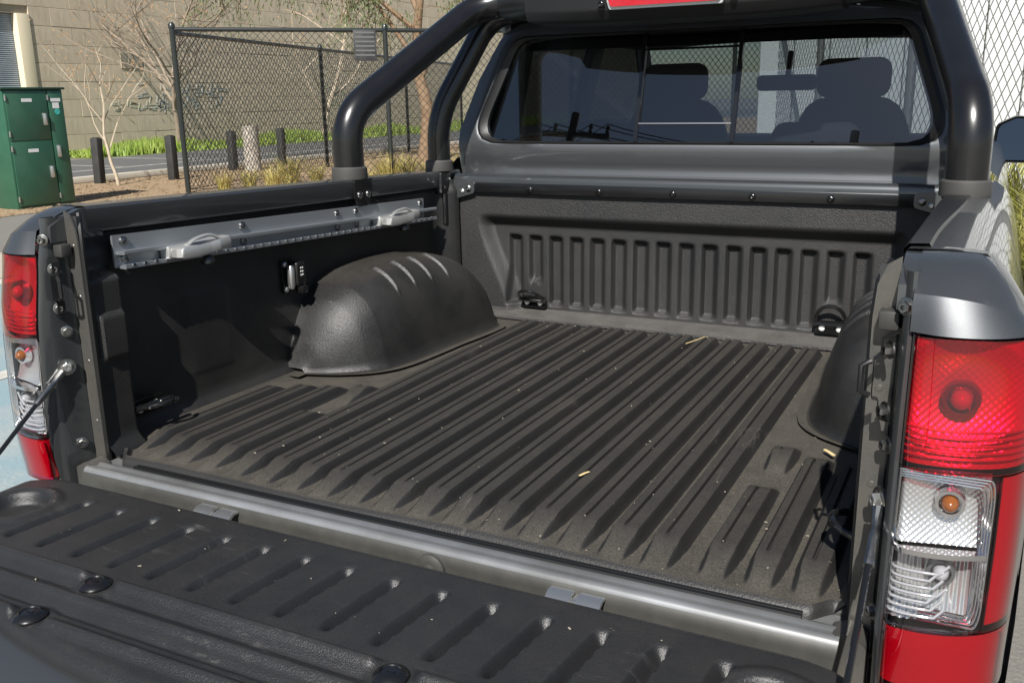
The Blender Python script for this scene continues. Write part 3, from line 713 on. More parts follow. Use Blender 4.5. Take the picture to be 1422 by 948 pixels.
# painted cap along the top of the headboard, its black strip and brackets
b = B(); pr_ = [(1.484, 0.402), (1.481, 0.436), (1.485, 0.448), (1.494, 0.4555), (1.535, 0.4555), (1.552, 0.447), (1.552, 0.402)]
b.loft([[(x, y, z) for y, z in pr_] for x in lin(-0.735, 0.735, 20)], True, True); b.build('headboard_cap', 'paint_dimmed', T, smooth=50)
b = B(); b.box(-0.668, 0.66, 1.4745, 1.4845, 0.398, 0.431, 0.003); st = b.build('cover_strip', 'black_satin', T)
for x in (-0.455, -0.225, 0.005, 0.235, 0.445): place('screw', BSCREW, (x, 1.4735, 0.413), st)
for s_ in (-1, 1):
    b = B(); pl = roundpoly([(0.652, 0.435), (0.652, 0.398), (0.735, 0.375), (0.75, 0.40), (0.74, 0.44)], 0.01, 3)
    b.prism(pl, lambda a, c, d: (a, d, c), 1.470, 1.4755); br = b.build('corner_bracket', 'paint', T, mirror=s_ < 0)
    place('bolt', DOME, (s_*0.672, 1.470, 0.413), br); place('screw', SCREW, (s_*0.695, 1.470, 0.403), br)

# ---- D-ring tie downs ----------------------------------------------------
def tie_down(loc, normal, drop, mt_='black_gloss'):
    nrm = Vector(normal).normalized(); sd = Vector((0, 0, 1)).cross(nrm).normalized(); o = Vector(loc)
    b = B(); pl = roundpoly([(-0.042, -0.02), (0.042, -0.02), (0.042, 0.018), (-0.042, 0.018)], 0.008, 4)
    b.prism(pl, lambda a, c, d: o+sd*a+Vector((0, 0, c))+nrm*d, 0.0, 0.005); t = b.build('tie_down', mt_, T)
    b = B(); up_ = (Vector((0, 0, math.cos(drop)))+nrm*math.sin(drop))
    pts = [o+nrm*0.010+sd*(0.040*math.cos(a))+up_*(0.012+0.054*max(0, math.sin(a))**0.8) for a in lin(-0.25, math.pi+0.25, 22)]
    b.tube(pts, 0.0058, 10); b.tube([o+nrm*0.010+sd*0.046+up_*0.010, o+nrm*0.010-sd*0.046+up_*0.010], 0.0065, 10); b.build('ring', mt_, t)
    for k in (-1, 1): place('screw', WSCREW, o+sd*0.0235*k+nrm*0.005+Vector((0, 0, -0.004)), t, nrm)
    return t
tie_down((-0.4627, 1.512, 0.052), (0, -1, 0), R(48)); tie_down((0.4627, 1.512, 0.052), (0, -1, 0), R(12))

# ---- side liners, wheel arches, tray sides -------------------------------
def wall_x(y, z):
    x = 0.768
    x -= 0.045*(1-sst(0.125, 0.145, y))*(1-sst(0.355, 0.375, z))            # box behind the pillar
    x -= 0.010*(sst(0.06, 0.066, y)-sst(0.122, 0.128, y))*(sst(0.19, 0.197, z)-sst(0.283, 0.29, z))
    x -= 0.0025*(sst(0.33, 0.34, y)-sst(0.46, 0.47, y))*(sst(0.08, 0.09, z)-sst(0.27, 0.28, z))
    x -= 0.024*(1-sst(0.0, 0.03, z))
    x -= 0.055*sst(1.385, 1.475, y)**2                                       # rounded front corner
    x += 0.012*sst(0.40, 0.43, z)
    return x
ARCH_Y = [0.655, 0.68, 0.71, 0.745, 0.79, 0.86, 0.97, 1.08, 1.18, 1.27, 1.33, 1.37, 1.40]
ARCH_H = [0.02, 0.085, 0.145, 0.190, 0.224, 0.247, 0.256, 0.256, 0.249, 0.228, 0.180, 0.100, 0.015]
ARCH_W = [0.05, 0.110, 0.160, 0.198, 0.224, 0.240, 0.248, 0.253, 0.262, 0.268, 0.262, 0.222, 0.12]
def interp(xs_, ys_, x):
    for i in range(len(xs_)-1):
        if x <= xs_[i+1]:
            t = (x-xs_[i])/(xs_[i+1]-xs_[i])
            a = ys_[max(i-1, 0)]; b_ = ys_[i]; c = ys_[i+1]; d = ys_[min(i+2, len(ys_)-1)]
            return 0.5*((2*b_)+(c-a)*t+(2*a-5*b_+4*c-d)*t*t+(3*b_-a-3*c+d)*t**3)
    return ys_[-1]
def arch_pt(y, v):
    """v: 0 at the floor flange, 1 at the side wall"""
    H = interp(ARCH_Y, ARCH_H, y); W = interp(ARCH_Y, ARCH_W, y); xw = 0.770
    if v < 0.12:                              # foot flange
        t = v/0.12; x = xw-W-0.014*(1-t)**1.0; return (x, y, 0.010+0.010*sst(0.3, 1, t))
    t = (v-0.12)/0.88; q = t*math.pi/2
    cx, sz = math.cos(q)**0.50, math.sin(q)**0.60
    x = xw-W*(cx*(1-0.16*sz)) ; z = 0.020+(H-0.02)*sz if H > 0.02 else 0.02*H/0.02
    for k in range(4):                        # ridges pressed into the crown
        yk = 0.905+0.082*k+0.02*(x-0.6); dk = abs(y-yk)
        if dk < 0.02 and 0.32 < t < 0.90: z += 0.0105*(1-sst(0.0015, 0.0075, dk))*sst(0.34, 0.42, t)*(1-sst(0.78, 0.86, t))
    return (x, y, z)
for s_ in (-1, 1):
    mr = s_ < 0
    b = B(); b.surf(lambda y, z: (wall_x(y, z), y, z), lin(0.045, 0.15, 30)+lin(0.16, 0.34, 12)+lin(0.345, 0.475, 16)+lin(0.5, 1.36, 12)+lin(1.38, 1.476, 12), [0.0, 0.006, 0.012, 0.02, 0.03]+lin(0.05, 0.40, 62)+[0.41, 0.42, 0.43, 0.44])
    sw = b.build('side_liner', 'liner', T, mirror=mr, smooth=50)
    b = B(); b.surf(arch_pt, lin(0.6555, 0.75, 24)+lin(0.755, 1.20, 220)+lin(1.21, 1.399, 30), lin(0, 0.119, 5)+lin(0.13, 1.0, 46)); b.build('wheel_arch', 'liner', T, mirror=mr, smooth=60)
    # flat apron of the arch on the floor
    b = B(); b.surf(lambda y, v: (0.770-(interp(ARCH_Y, ARCH_W, min(max(y, 0.655), 1.40))+0.034)*(1-v)*(1 if 0.655 < y < 1.4 else 0.75), y, 0.0085), lin(0.625, 1.43, 60), [0, 0.3, 1.0]); b.build('arch_apron', 'liner_floor', T, mirror=mr)
    # tray side: rail, shoulder, flank with the wheel cut
    def side_ring(y):
        zt = ztop(y); cut = 0.47**2-(y-0.98)**2
        zl = max(-0.30, -0.43+math.sqrt(cut)) if cut > 0 else -0.30
        e = sst(0.10, 0.0, y)
        prof = [(0.750, zt-0.052), (0.7455, zt-0.046), (0.7450, zt-0.006), (0.750, zt), (0.800, zt+0.001), (0.838, zt-0.002), (0.862, zt-0.022), (0.880, zt-0.055), (0.893, zt-0.10),
                (0.905, zt-0.17), (0.915, max(zl+0.16, 0.20)), (0.917, max(zl+0.08, 0.02)), (0.912, max(zl+0.02, -0.2)), (0.902, zl), (0.87, zl+0.002), (0.865, zl+0.06)]
        return [(x, y, z) for x, z in prof]
    b = B(); b.loft([side_ring(y) for y in lin(0.085, 1.545, 75)], closed=False); tside = b.build('tray_side', 'paint', T, mirror=mr, smooth=40)
    b = B(); b.box(0.772, 0.86, 0.06, 1.54, -0.05, 0.40); b.build('inner_skin', 'primer', T, mirror=mr)
    # black rail cap strip (outer lip of the rail)
    if not mr:
        b = B(); b.loft([[(x, y, z+ztop(y)) for x, z in ((0.7425, -0.050), (0.7420, -0.004), (0.748, 0.004), (0.772+0.02*sst(0.2, 0.9, y), 0.005), (0.775+0.02*sst(0.2, 0.9, y), 0.0)) ] for y in lin(0.105, 0.95, 30)], closed=False); b.build('rail_cap', 'black_plastic', T, mirror=mr)
    # rear corner above the lamp: the rail runs down to a soft fold, then an upright lip
    zt = ztop(0.1); tsec = lin(0, 1, 26)
    rA = bez([(0.7665, 0.11, zt+0.0005), (0.800, 0.105, zt+0.0015), (0.838, 0.10, zt-0.0015), (0.8625, 0.10, zt-0.0215), (0.8805, 0.10, zt-0.0545), (0.8935, 0.10, zt-0.0995)], 26)
    rB = bez([(0.7665, -0.012, 0.4635), (0.800, -0.017, 0.4625), (0.838, -0.012, 0.457), (0.868, 0.004, 0.447), (0.889, 0.030, 0.436), (0.9005, 0.064, 0.422)], 26)
    rC = bez([(0.7665, -0.0225, 0.4205), (0.800, -0.0345, 0.4205), (0.838, -0.0315, 0.4205), (0.872, -0.015, 0.4205), (0.894, 0.012, 0.4205), (0.9055, 0.060, 0.4195)], 26)
    rows = []
    for k in range(13):
        t = k/12; rows.append([a.lerp(c, t)+Vector((0, 0, 0.010*math.sin(math.pi*t)*(1-0.3*q))) for a, c, q in zip(rA, rB, tsec)])
    for t in (0.06, 0.12, 0.2, 0.35, 0.5, 0.65, 0.8, 0.92, 1.0):
        rows.append([a.lerp(c, t)+Vector((0, -0.0006*math.sin(math.pi*t), 0)) for a, c in zip(rB, rC)])
    b = B(); b.loft([[tuple(p) for p in rw] for rw in rows], closed=False)
    b.prism([(0.12, 0.44), (0.12, 0.4985), (0.07, 0.4965), (0.03, 0.4835), (0.004, 0.470), (0.002, 0.44)], lambda a, c, d: (d, a, c), 0.7478, 0.7662)
    b.surf(lambda u, v: (0.906, 0.045+0.06*u, -0.28+0.68*v), [0, 1], [0, 0.5, 1])
    b.build('rear_corner', 'paint', T, mirror=mr, smooth=24)
    # pillar: channel, turned flange
    def pillar_ring(z):
        bow = 0; k = sst(0.40, 0.50, z)*0.012-0.95*lamp_bulge(z)
        return [(0.722+bow*0, 0.052, z), (0.7225, 0.043, z), (0.7445, 0.040, z), (0.7485, 0.040, z), (0.752, 0.024, z), (0.7555, 0.006, z), (0.758, -0.008+k, z), (0.7645, -0.014+k, z), (0.769, -0.012+k, z), (0.770, 0.03, z)]
    b = B(); b.loft([pillar_ring(z) for z in lin(-0.16, 0.487, 40)], closed=False)
    b.build('pillar', 'paint_dimmed', T, mirror=mr, smooth=50)
    b = B(); ol = [(0.7185, -0.10), (0.7185, 0.42), (0.7215, 0.462), (0.732, 0.488), (0.7475, 0.498), (0.7475, -0.10)]
    b.prism(ol, lambda a, c, d: (a, d, c), 0.0365, 0.0405); fl = b.build('pillar_flange', 'paint_dusty', T, mirror=mr)
    for z in (0.075, 0.20, 0.33, 0.43):
        b = B(); b.lathe([(0.0048, 0), (0.004, 0.0008), (0.001, 0.001)], (0.733, 0.0365, z), (0, -1, 0), 10); b.build('spot_weld', 'paint_dusty', fl, mirror=mr)
    b = B(); b.tube([(0.7185, 0.044, -0.03), (0.7185, 0.046, 0.42), (0.722, 0.05, 0.465), (0.735, 0.06, 0.49)], 0.005, 6); b.build('edge_trim', 'seal', T, mirror=mr)
    nrm = Vector((-0.85*s_, -0.53, 0)).normalized()
    def pil(x, z): return (s_*(0.7535), 0.016, z)
    place('bolt', HEX, (s_*0.7605, -0.0065, 0.446), T, (-0.5*s_, -1, 0))
    # striker bracket with two bolts
    b = B(); sk = [(0.7525, 0.012, 0.413), (0.735, 0.004, 0.405), (0.735, 0.004, 0.385), (0.728, -0.008, 0.382), (0.728, -0.008, 0.333), (0.735, 0.004, 0.328), (0.735, 0.004, 0.305), (0.7525, 0.012, 0.298)]
    b.loft([[p, (p[0]+0.003, p[1]-0.0155, p[2])] for p in sk], closed=False)
    b.tube([(0.726, -0.012, 0.378), (0.716, -0.016, 0.372), (0.716, -0.016, 0.340), (0.726, -0.012, 0.334)], 0.004, 8)
    sb = b.build('striker', 'black_plastic', T, mirror=mr)
    place('bolt', HEX, (s_*0.746, -0.002, 0.391), sb, nrm); place('bolt', HEX, (s_*0.746, -0.002, 0.3145), sb, nrm)
    b = B(); b.box(0.728, 0.752, 0.006, 0.030, 0.412, 0.436, 0.003); b.build('rubber_stop', 'rubber', T, mirror=mr)
    for z in (0.265, 0.035):
        place('bolt', HEX, (s_*0.7515, 0.012, z), T, nrm)
    place('bolt', HEXB, (s_*0.735, 0.0365, -0.045), T, (0, -1, 0))
    # tailgate cable: eye, ferrule, sheathed cable
    a0 = Vector((0.7490, -0.001, 0.197)); a1 = Vector((0.745, -0.275, 0.004)); dd = (a1-a0).normalized()
    cb_ = B(); cb_.tube([a0+dd*0.085, a0.lerp(a1, 0.6)+Vector((0, 0, -0.004)), a1], 0.0042, 8); cable = cb_.build('tailgate_cable', 'black_gloss', T, mirror=mr)
    b = B(); b.lathe([(0.0165, -0.002), (0.0165, 0.003), (0.008, 0.003), (0.008, -0.002)], a0, (-0.85, -0.53, 0), 18, False)
    b.tube([a0+dd*0.014, a0+dd*0.03, a0+dd*0.045, a0+dd*0.05, a0+dd*0.095], [0.0085, 0.0062, 0.0055, 0.0068, 0.0068], 10); b.build('cable_eye', 'steel', cable, mirror=mr)
    place('bolt', HEXB, (a0.x*s_, a0.y, a0.z), cable, nrm)
    # painted foot of the pillar beside the sill
    b = B(); pl = roundpoly([(0.695, -0.12), (0.748, -0.12), (0.748, -0.008), (0.722, 0.006), (0.700, -0.004)], 0.008, 3)
    b.prism(pl, lambda a, c, d: (a, d, c), -0.012, 0.03); b.build('pillar_foot', 'paint_dusty', T, mirror=mr)

# ---- rear sill --------------------------------------------------------------
b = B(); pr_ = [(0.060, -0.010), (0.024, -0.010), (0.020, -0.003), (0.012, -0.0005), (0.004, -0.0022), (-0.003, -0.0022), (-0.010, 0.0), (-0.016, -0.0005), (-0.0205, -0.004), (-0.0225, -0.010)]
b.loft([[(x, y, z) for y, z in pr_] for x in lin(-0.715, 0.715, 40)], closed=False); b.build('sill', 'paint_sunlit', T, smooth=50, label='grey sill edge at the tailgate opening with sun sheen painted in')
b = B(); b.loft([[(x, y, z) for y, z in ((-0.0222, -0.0085), (-0.0262, -0.014), (-0.027, -0.024), (-0.027, -0.13), (0.02, -0.15))] for x in lin(-0.715, 0.715, 12)], closed=False); b.build('sill_face', 'dull_paint', T)
b = B()
for y0, r_ in ((0.021, 0.0048), (0.0295, 0.0045)): b.tube([(-0.62, y0, -0.002), (0.66, y0, -0.002)], r_, 8)
b.build('sill_seal', 'seal', T)
b = B(); b.box(-0.74, 0.74, 0.045, 1.53, -0.09, -0.014); b.build('tray_light_block', 'primer', T)  # unseen box beneath the floor liner, added to block light
for x in (-0.350, 0.350):
    b = B()
    for dx in (-0.024, 0.024):
        pts = [(x+dx, -0.027, -0.013), (x+dx, -0.042, -0.012), (x+dx, -0.056, -0.020), (x+dx, -0.062, -0.036), (x+dx, -0.062, -0.06)]
        b.loft([[(px-0.019, py, pz), (px+0.019, py, pz), (px+0.019, py+0.003, pz-0.004), (px-0.019, py+0.003, pz-0.004)] for px, py, pz in pts], True, True)
    b.box(x-0.008, x+0.008, -0.05, -0.026, -0.03, -0.018, 0.003); b.build('tailgate_hinge', 'zinc', T)
b = B(); b.lathe([(0.026, 0), (0.026, 0.006), (0.019, 0.010), (0.012, 0.010), (0.010, 0.016)], (0.095, -0.0268, -0.034), (0, -1, 0), 20); b.build('drain_plug', 'dull_paint', T)

# ---- tailgate (down) ---------------------------------------------------------
TG = empty('tailgate', (0, -0.28, OZ), 0); TG.parent = T; TG.location = Vector((0, -0.28, OZ))-WL[T.name]
ZT = 0.004
def rear_y(x): return -0.500+0.30*x*x
gx = [-0.555+0.0823*i for i in range(15)]
def gate_z(x, y):
    z = 0.0
    for i, c in enumerate(gx):                # one-sided flutes
        cc = c+0.10*(y+0.21)
        dx = x-cc
        if -0.026 < dx < 0.012:
            e = sst(-0.300, -0.268, y)*(1-sst(-0.150, -0.132, y))
            z -= 0.0190*e*(sst(-0.022, -0.001, dx) if dx < 0 else 1-sst(0.0, 0.0055, dx))
    for sx in (-1, 1):                        # round recess at each end
        rr = math.hypot((x-sx*0.662), (y+0.205))
        z -= 0.020*(1-sst(0.042, 0.055, rr)); z += 0.006*(1-sst(0.0, 0.02, abs(rr-0.066)))*sst(-0.29, -0.25, y)
    def bead(yc, w_, h): return h*(1-sst(0.0, w_, abs(y-yc)))
    z += bead(-0.333, 0.016, 0.0115)-bead(-0.358, 0.011, 0.0065)+bead(-0.386, 0.016, 0.0105)-bead(-0.414, 0.011, 0.006)+bead(-0.447, 0.016, 0.0105)
    for (bx, by) in BTN:                      # flat seats round the buttons
        rr = math.hypot(x-bx, y-by)
        if rr < 0.045: z *= sst(0.022, 0.042, rr)
    return z
BTN = [(-0.29, -0.345), (0.235, -0.345), (-0.30, -0.475+0.03), (0.235, -0.445), (-0.60, -0.40), (0.58, -0.40)]
def gate_pt(u, v):
    # u across -1..1, v 0 front .. 1 rear ; rounded front corners
    yf = -0.073; a = abs(u)
    xmax = 0.770
    x = u*xmax
    cr_ = max(0.0, a*xmax-(xmax-0.10))/0.10
    y0 = yf-0.085*(1-math.sqrt(max(0.0, 1-cr_*cr_)))
    yr = rear_y(x)+0.02*cr_**2
    y = y0+(yr-y0)*v
    z = ZT+gate_z(x, y)
    ed = min((y0-y), (y-yr), (xmax-abs(x))*0.6)
    if ed < 0.022: z -= 0.022*(1-math.sqrt(max(0, 1-(1-ed/0.022)**2)))
    return (x, y, z)
us = [-1, -0.998, -0.995, -0.99, -0.984, -0.976]+lin(-0.968, 0.968, 520)+[0.976, 0.984, 0.99, 0.995, 0.998, 1]
vs = [0, 0.004, 0.010, 0.018, 0.03, 0.045, 0.06]+lin(0.075, 0.96, 110)+[0.97, 0.978, 0.985, 0.991, 0.996, 1]
b = B(); b.surf(gate_pt, us, vs); b.build('tailgate_liner', 'liner_gate', TG, smooth=60, label='grained black plastic tailgate liner with flutes')
b = B(); ring0 = [gate_pt(u, 0) for u in us]+[gate_pt(us[-1], v) for v in vs[1:]]+[gate_pt(u, 1) for u in us[::-1][1:]]+[gate_pt(us[0], v) for v in vs[::-1][1:-1]]
c0 = Vector((0, -0.28, 0))
def shr(p, k, dz, bk=0.0): return (p[0]*k, -0.285+(p[1]+0.285)*k-bk*sst(-0.30, -0.46, p[1]), p[2]+dz)
b.loft([[shr(p, 0.985, -0.004) for p in ring0], [shr(p, 1.004, -0.010, 0.010) for p in ring0], [shr(p, 1.006, -0.018, 0.060) for p in ring0], [shr(p, 1.006, -0.026, 0.072) for p in ring0], [shr(p, 1.004, -0.040, 0.074) for p in ring0], [shr(p, 0.985, -0.070, 0.06) for p in ring0]], True, True)
b.build('tailgate_shell', 'paint', TG, smooth=40)
b = B(); b.lathe([(0.0235, 0.0), (0.0235, 0.0025), (0.021, 0.0055), (0.0135, 0.0088), (0.0125, 0.0070), (0.004, 0.0078), (0.001, 0.0078)], (0, 0, 0), seg=24); b.box(-0.006, 0.006, -0.0016, 0.0016, 0.006, 0.0088)
BUT = mesh_only('push_rivet', b, 'black_satin')
for (x, y) in BTN: place('push_rivet', BUT, (x, y, ZT+0.0005), TG, (0, 0, 1))

# ---- tail lamps ---------------------------------------------------------------
def lamp(s_):
    mr = s_ < 0
    root = empty('tail_lamp', (s_*0.83, 0, OZ+0.19), 0); root.parent = T; root.location = Vector((s_*0.83, 0, OZ+0.19))-WL[T.name]
    plan = bez([(0.7700, -0.014, 0), (0.7790, -0.030, 0), (0.81, -0.036, 0), (0.85, -0.031, 0), (0.885, -0.012, 0), (0.905, 0.022, 0), (0.914, 0.085, 0)], 60)
    def lens(u, z, off=0.0):
        k = min(max(u, 0), 1)*59; i = min(int(k), 58); p = plan[i].lerp(plan[i+1], k-i)
        bulge = lamp_bulge(z)
        out = (0.0-0.018*sst(0.20, -0.04, z)*(1-u)*0)
        sh = (p.x-0.77)/0.145
        return (p.x-0.004*sst(0.2, -0.04, z), p.y-bulge*(1-sh*0.45)+off+0.012*sst(0.30, 0.43, z)*sh, z)
    U1 = 0.52
    def patch(name, u0, u1, z0, z1, m_, off=0, nu=24, nz=16, edge=0.004):
        b = B(); us_ = lin(u0, u1, nu); zs_ = lin(z0, z1, nz)
        b.surf(lambda u, z: lens(u, z, off), us_, zs_)
        for a in (u0, u1): b.surf(lambda t, z: tuple(Vector(lens(a, z, off))+Vector((0, edge*t*2.2, 0))), [0, 1], zs_)
        for zz in (z0, z1): b.surf(lambda u, t: tuple(Vector(lens(u, zz, off))+Vector((0, edge*t*2.2, 0))), us_, [0, 1])
        return b.build(name, m_, root, mirror=mr, smooth=40)
    patch('red_lens', 0.0, 1.0, 0.2640, 0.4180, 'red_lens', label_ if False else 0)
    patch('red_band', 0.625, 1.0, 0.0660, 0.2625, 'red_lens')
    patch('clear_lens', 0.0, 0.620, 0.0660, 0.2625, 'clear_lens', 0.001)
    patch('red_reflector', 0.0, 1.0, -0.0270, 0.0645, 'red_lens')
    # inner skirt, clear of the pillar
    b = B(); b.surf(lambda t, z: (0.7705, -0.014+0.04*t-lamp_bulge(z), z), [0, 1], lin(-0.027, 0.418, 24)); b.build('lamp_gasket', 'seal', root, mirror=mr)
    b = B(); b.surf(lambda u, z: lens(u, z, 0.062), lin(0, 1, 20), lin(-0.027, 0.418, 24)); b.build('lamp_housing', 'lamp_back', root, mirror=mr)
    # red chamber: facetted bowl round a bulb
    rg = random.Random(12)
    def bowl(name, u0, u1, z0, z1, cx, cz, nu, nz, dep, m_='reflector', pit=0.009, amp=0.0005, vert=False, off=0.014):
        b = B()
        def fn(u, z):
            p = Vector(lens(u, z, off)); rr = math.hypot(p.x-cx, p.z-cz)
            pil = math.cos(2*math.pi*p.x/pit)*(1.0 if vert else math.cos(2*math.pi*z/pit))
            return p+Vector((0, dep*max(0.0, 1-(rr/0.075)**2)+amp*pil, 0))
        b.surf(fn, lin(u0, u1, nu), lin(z0, z1, nz))
        return b.build(name, m_, root, mirror=mr, smooth=80)
    bowl('reflector', 0.03, 0.97, 0.268, 0.414, 0.828, 0.345, 130, 110, 0.030)
    bowl('reflector', 0.03, 0.585, 0.168, 0.258, 0.828, 0.221, 110, 60, 0.026, 'reflector_white', 0.0075, 0.0006)
    bowl('reflector', 0.03, 0.585, 0.071, 0.158, 0.826, 0.134, 110, 60, 0.026, 'reflector_white', 0.0085, 0.0012, True)
    bowl('reflector', 0.64, 0.98, 0.071, 0.258, 0.6, 0.122, 60, 90, 0.0, 'reflector', 0.006, 0.0003, False, 0.010)
    bowl('reflector', 0.03, 0.98, -0.022, 0.059, 0.6, 0.122, 150, 60, 0.0, 'reflector', 0.006, 0.0003, False, 0.008)
    b = B(); ol = roundpoly([(0.09, -0.016), (0.80, -0.016), (0.80, 0.053), (0.09, 0.053)], 0.01, 4)
    b.tube([Vector(lens(u, z, 0.004)) for u, z in ol]+[Vector(lens(ol[0][0], ol[0][1], 0.004))], 0.0013, 5, False); b.build('rim', 'lamp_back', root, mirror=mr)
    for (cx, cz, r_, m_, nm) in ((0.828, 0.345, 0.0125, 'bulb_glass', 'bulb'), (0.828, 0.221, 0.0100, 'amber', 'indicator_bulb'), (0.826, 0.134, 0.0095, 'bulb_glass', 'bulb')):
        p = Vector(lens(0.38, cz, 0.0)); o_ = (cx, p.y+0.034, cz)
        b = B(); b.lathe([(r_, 0), (r_, 0.010), (r_*0.86, 0.017), (r_*0.5, 0.0215), (0.001, 0.023)], o_, (0, -1, 0), 18); b.build(nm, m_, root, mirror=mr)
        b = B(); b.lathe([(r_*1.25, 0.0), (r_*1.25, 0.012), (r_*1.65, 0.012), (r_*1.75, 0.0)], o_, (0, -1, 0), 24, False); b.build('bulb_collar', 'lamp_back' if nm != 'indicator_bulb' else 'chrome', root, mirror=mr)
    # chrome bars and nested rims in the clear chamber
    b = B(); b.loft([[Vector(lens(u, z, o)) for z, o in ((0.1590, 0.02), (0.1590, 0.004), (0.1655, 0.004), (0.1655, 0.02))] for u in lin(0.03, 0.60, 16)], True, True); b.build('chrome_bar', 'chrome', root, mirror=mr)
    for k in range(4):
        e = 0.014*k; ol = roundpoly([(0.03, 0.071+0.004*k), (0.605-e, 0.071+0.004*k), (0.605-e, 0.2575-0.004*k), (0.03, 0.2575-0.004*k)], [0.001, 0.03, 0.03, 0.001], 6)
        b = B(); b.tube([Vector(lens(u, z, 0.004+0.003*k)) for u, z in ol]+[Vector(lens(ol[0][0], ol[0][1], 0.004+0.003*k))], 0.0014, 5, False); b.build('rim', 'chrome', root, mirror=mr)
    for k in range(7):                                       # prism bars in the lower chamber
        z = 0.080+0.0095*k; b = B(); b.tube([Vector(lens(u, z, 0.010)) for u in lin(0.07, 0.40-0.02*(k % 3), 10)]+[Vector(lens(0.44-0.02*(k % 3), z+0.012, 0.010))], 0.0019, 5); b.build('prism_bar', 'bulb_glass', root, mirror=mr)
    for k in range(5):
        z = 0.280+0.008*k; b = B(); b.tube([Vector(lens(u, z, 0.009)) for u in lin(0.10, 0.80, 18)], 0.002, 5); b.build('prism_bar', 'reflector', root, mirror=mr)
    return root
label_ = None
lamp(1); lamp(-1)

# ---- cargo rail on the left wall, with sliding cleats ---------------------------
RL = empty('cargo_rail', (-0.745, 0.73, OZ+0.4), 0); RL.parent = T; RL.location = Vector((-0.745, 0.73, OZ+0.4))-WL[T.name]
def rz(y): return -0.0355*(y-0.14)
def rail_loft(prof, y0, y1, name, n=24, m_='aluminium'):
    b = B(); b.loft([[(x, y, z+rz(y)) for x, z in prof] for y in lin(y0, y1, n)], True, True); return b.build(name, m_, RL, smooth=30)
rail_loft([(-0.752, 0.369), (-0.747, 0.369), (-0.7465, 0.4355), (-0.752, 0.4355)], 0.140, 1.315, 'rail_plate')
rail_loft([(-0.747, 0.396), (-0.724, 0.396), (-0.722, 0.399), (-0.722, 0.4045), (-0.726, 0.4065), (-0.728, 0.402), (-0.747, 0.402)], 0.146, 1.352, 'rail_lip')
rail_loft([(-0.747, 0.368), (-0.724, 0.367), (-0.722, 0.369), (-0.722, 0.3765), (-0.7255, 0.377), (-0.727, 0.373), (-0.747, 0.373)], 0.146, 1.352, 'rail_lip')
b = B()
for i in range(40):
    y = 0.165+0.0295*i; b.box(-0.7235, -0.7195, y-0.004, y+0.004, 0.3730+rz(y), 0.3785+rz(y), 0.001, 1)
tag(b.build('rail_notches', 'chrome', RL), kind='stuff')
for y in (0.165, 0.512, 0.876, 0.962, 1.292):
    place('bolt', DOME, (-0.7465, y, 0.422+rz(y)), RL, (1, 0, 0)); place('bolt', DOME, (-0.7465, y, 0.387+rz(y)), RL, (1, 0, 0))
def cleat(y):
    z = 0.388+rz(y); x0 = -0.722
    rt_ = empty('cleat', (x0, y, OZ+z), 0); rt_.parent = RL; rt_.location = Vector((x0, y, OZ+z))-WL[RL.name]
    b = B(); b.box(x0-0.022, x0+0.006, y-0.075, y-0.005, z-0.012, z+0.017, 0.004); b.box(x0-0.02, x0+0.004, y+0.02, y+0.06, z-0.008, z+0.012, 0.004); b.build('slider', 'cast_aluminium', rt_)
    # horn body: a ring with a thick snout
    b = B(); ol = [(-0.082, 0.008), (-0.086, 0.030), (-0.078, 0.046), (-0.03, 0.052), (0.01, 0.056), (0.035, 0.062), (0.075, 0.060), (0.088, 0.046), (0.086, 0.022), (0.06, 0.008)]
    ol = roundpoly(ol, 0.008, 3); cc = (0.028, 0.034)
    inn = [(cc[0]+0.036*math.cos(t), cc[1]+0.015*math.sin(t)) for t in lin(0, 2*math.pi*(len(ol)-1)/len(ol), len(ol))]
    # match start angles
    k0 = min(range(len(ol)), key=lambda i: abs(math.atan2(ol[i][1]-cc[1], ol[i][0]-cc[0])))
    ol = ol[k0:]+ol[:k0]
    if sum(ol[i][0]*ol[(i+1) % len(ol)][1]-ol[(i+1) % len(ol)][0]*ol[i][1] for i in range(len(ol))) < 0: ol = [ol[0]]+ol[1:][::-1]
    def zz(a): return z+0.002+0.008*sst(-0.02, 0.06, a)
    def P(a, c, dz): return (x0+c*0.85, y+a*0.86, zz(a)+dz*0.8)
    rings = [[P(a, c, -0.008) for a, c in inn], [P(a, c, 0.010) for a, c in inn], [P(a*0.93+cc[0]*0.07, c*0.9+cc[1]*0.1, 0.0165) for a, c in ol], [P(a, c, 0.010) for a, c in ol], [P(a, c, -0.010) for a, c in ol], [P(a*0.94+cc[0]*0.06, c*0.9+cc[1]*0.1, -0.015) for a, c in ol], [P(a, c, -0.008) for a, c in inn]]
    b.loft(rings, True); b.build('horn', 'cast_aluminium', rt_, smooth=45)
    b = B(); b.tube(bez([(x0+0.016, y-0.035, z+0.014), (x0+0.02, y-0.01, z+0.026), (x0+0.026, y+0.025, z+0.030), (x0+0.03, y+0.055, z+0.018)], 12), 0.0055, 8, flat=0.7); b.build('loop', 'cast_aluminium', rt_)
    b = B(); b.lathe([(0.010, -0.02), (0.015, -0.018), (0.015, -0.010), (0.008, 0.0)], (x0+0.03, y+0.01, z-0.012), (0, 0, 1), 14); b.build('knob', 'black_satin', rt_)
cleat(0.330); cleat(1.110)

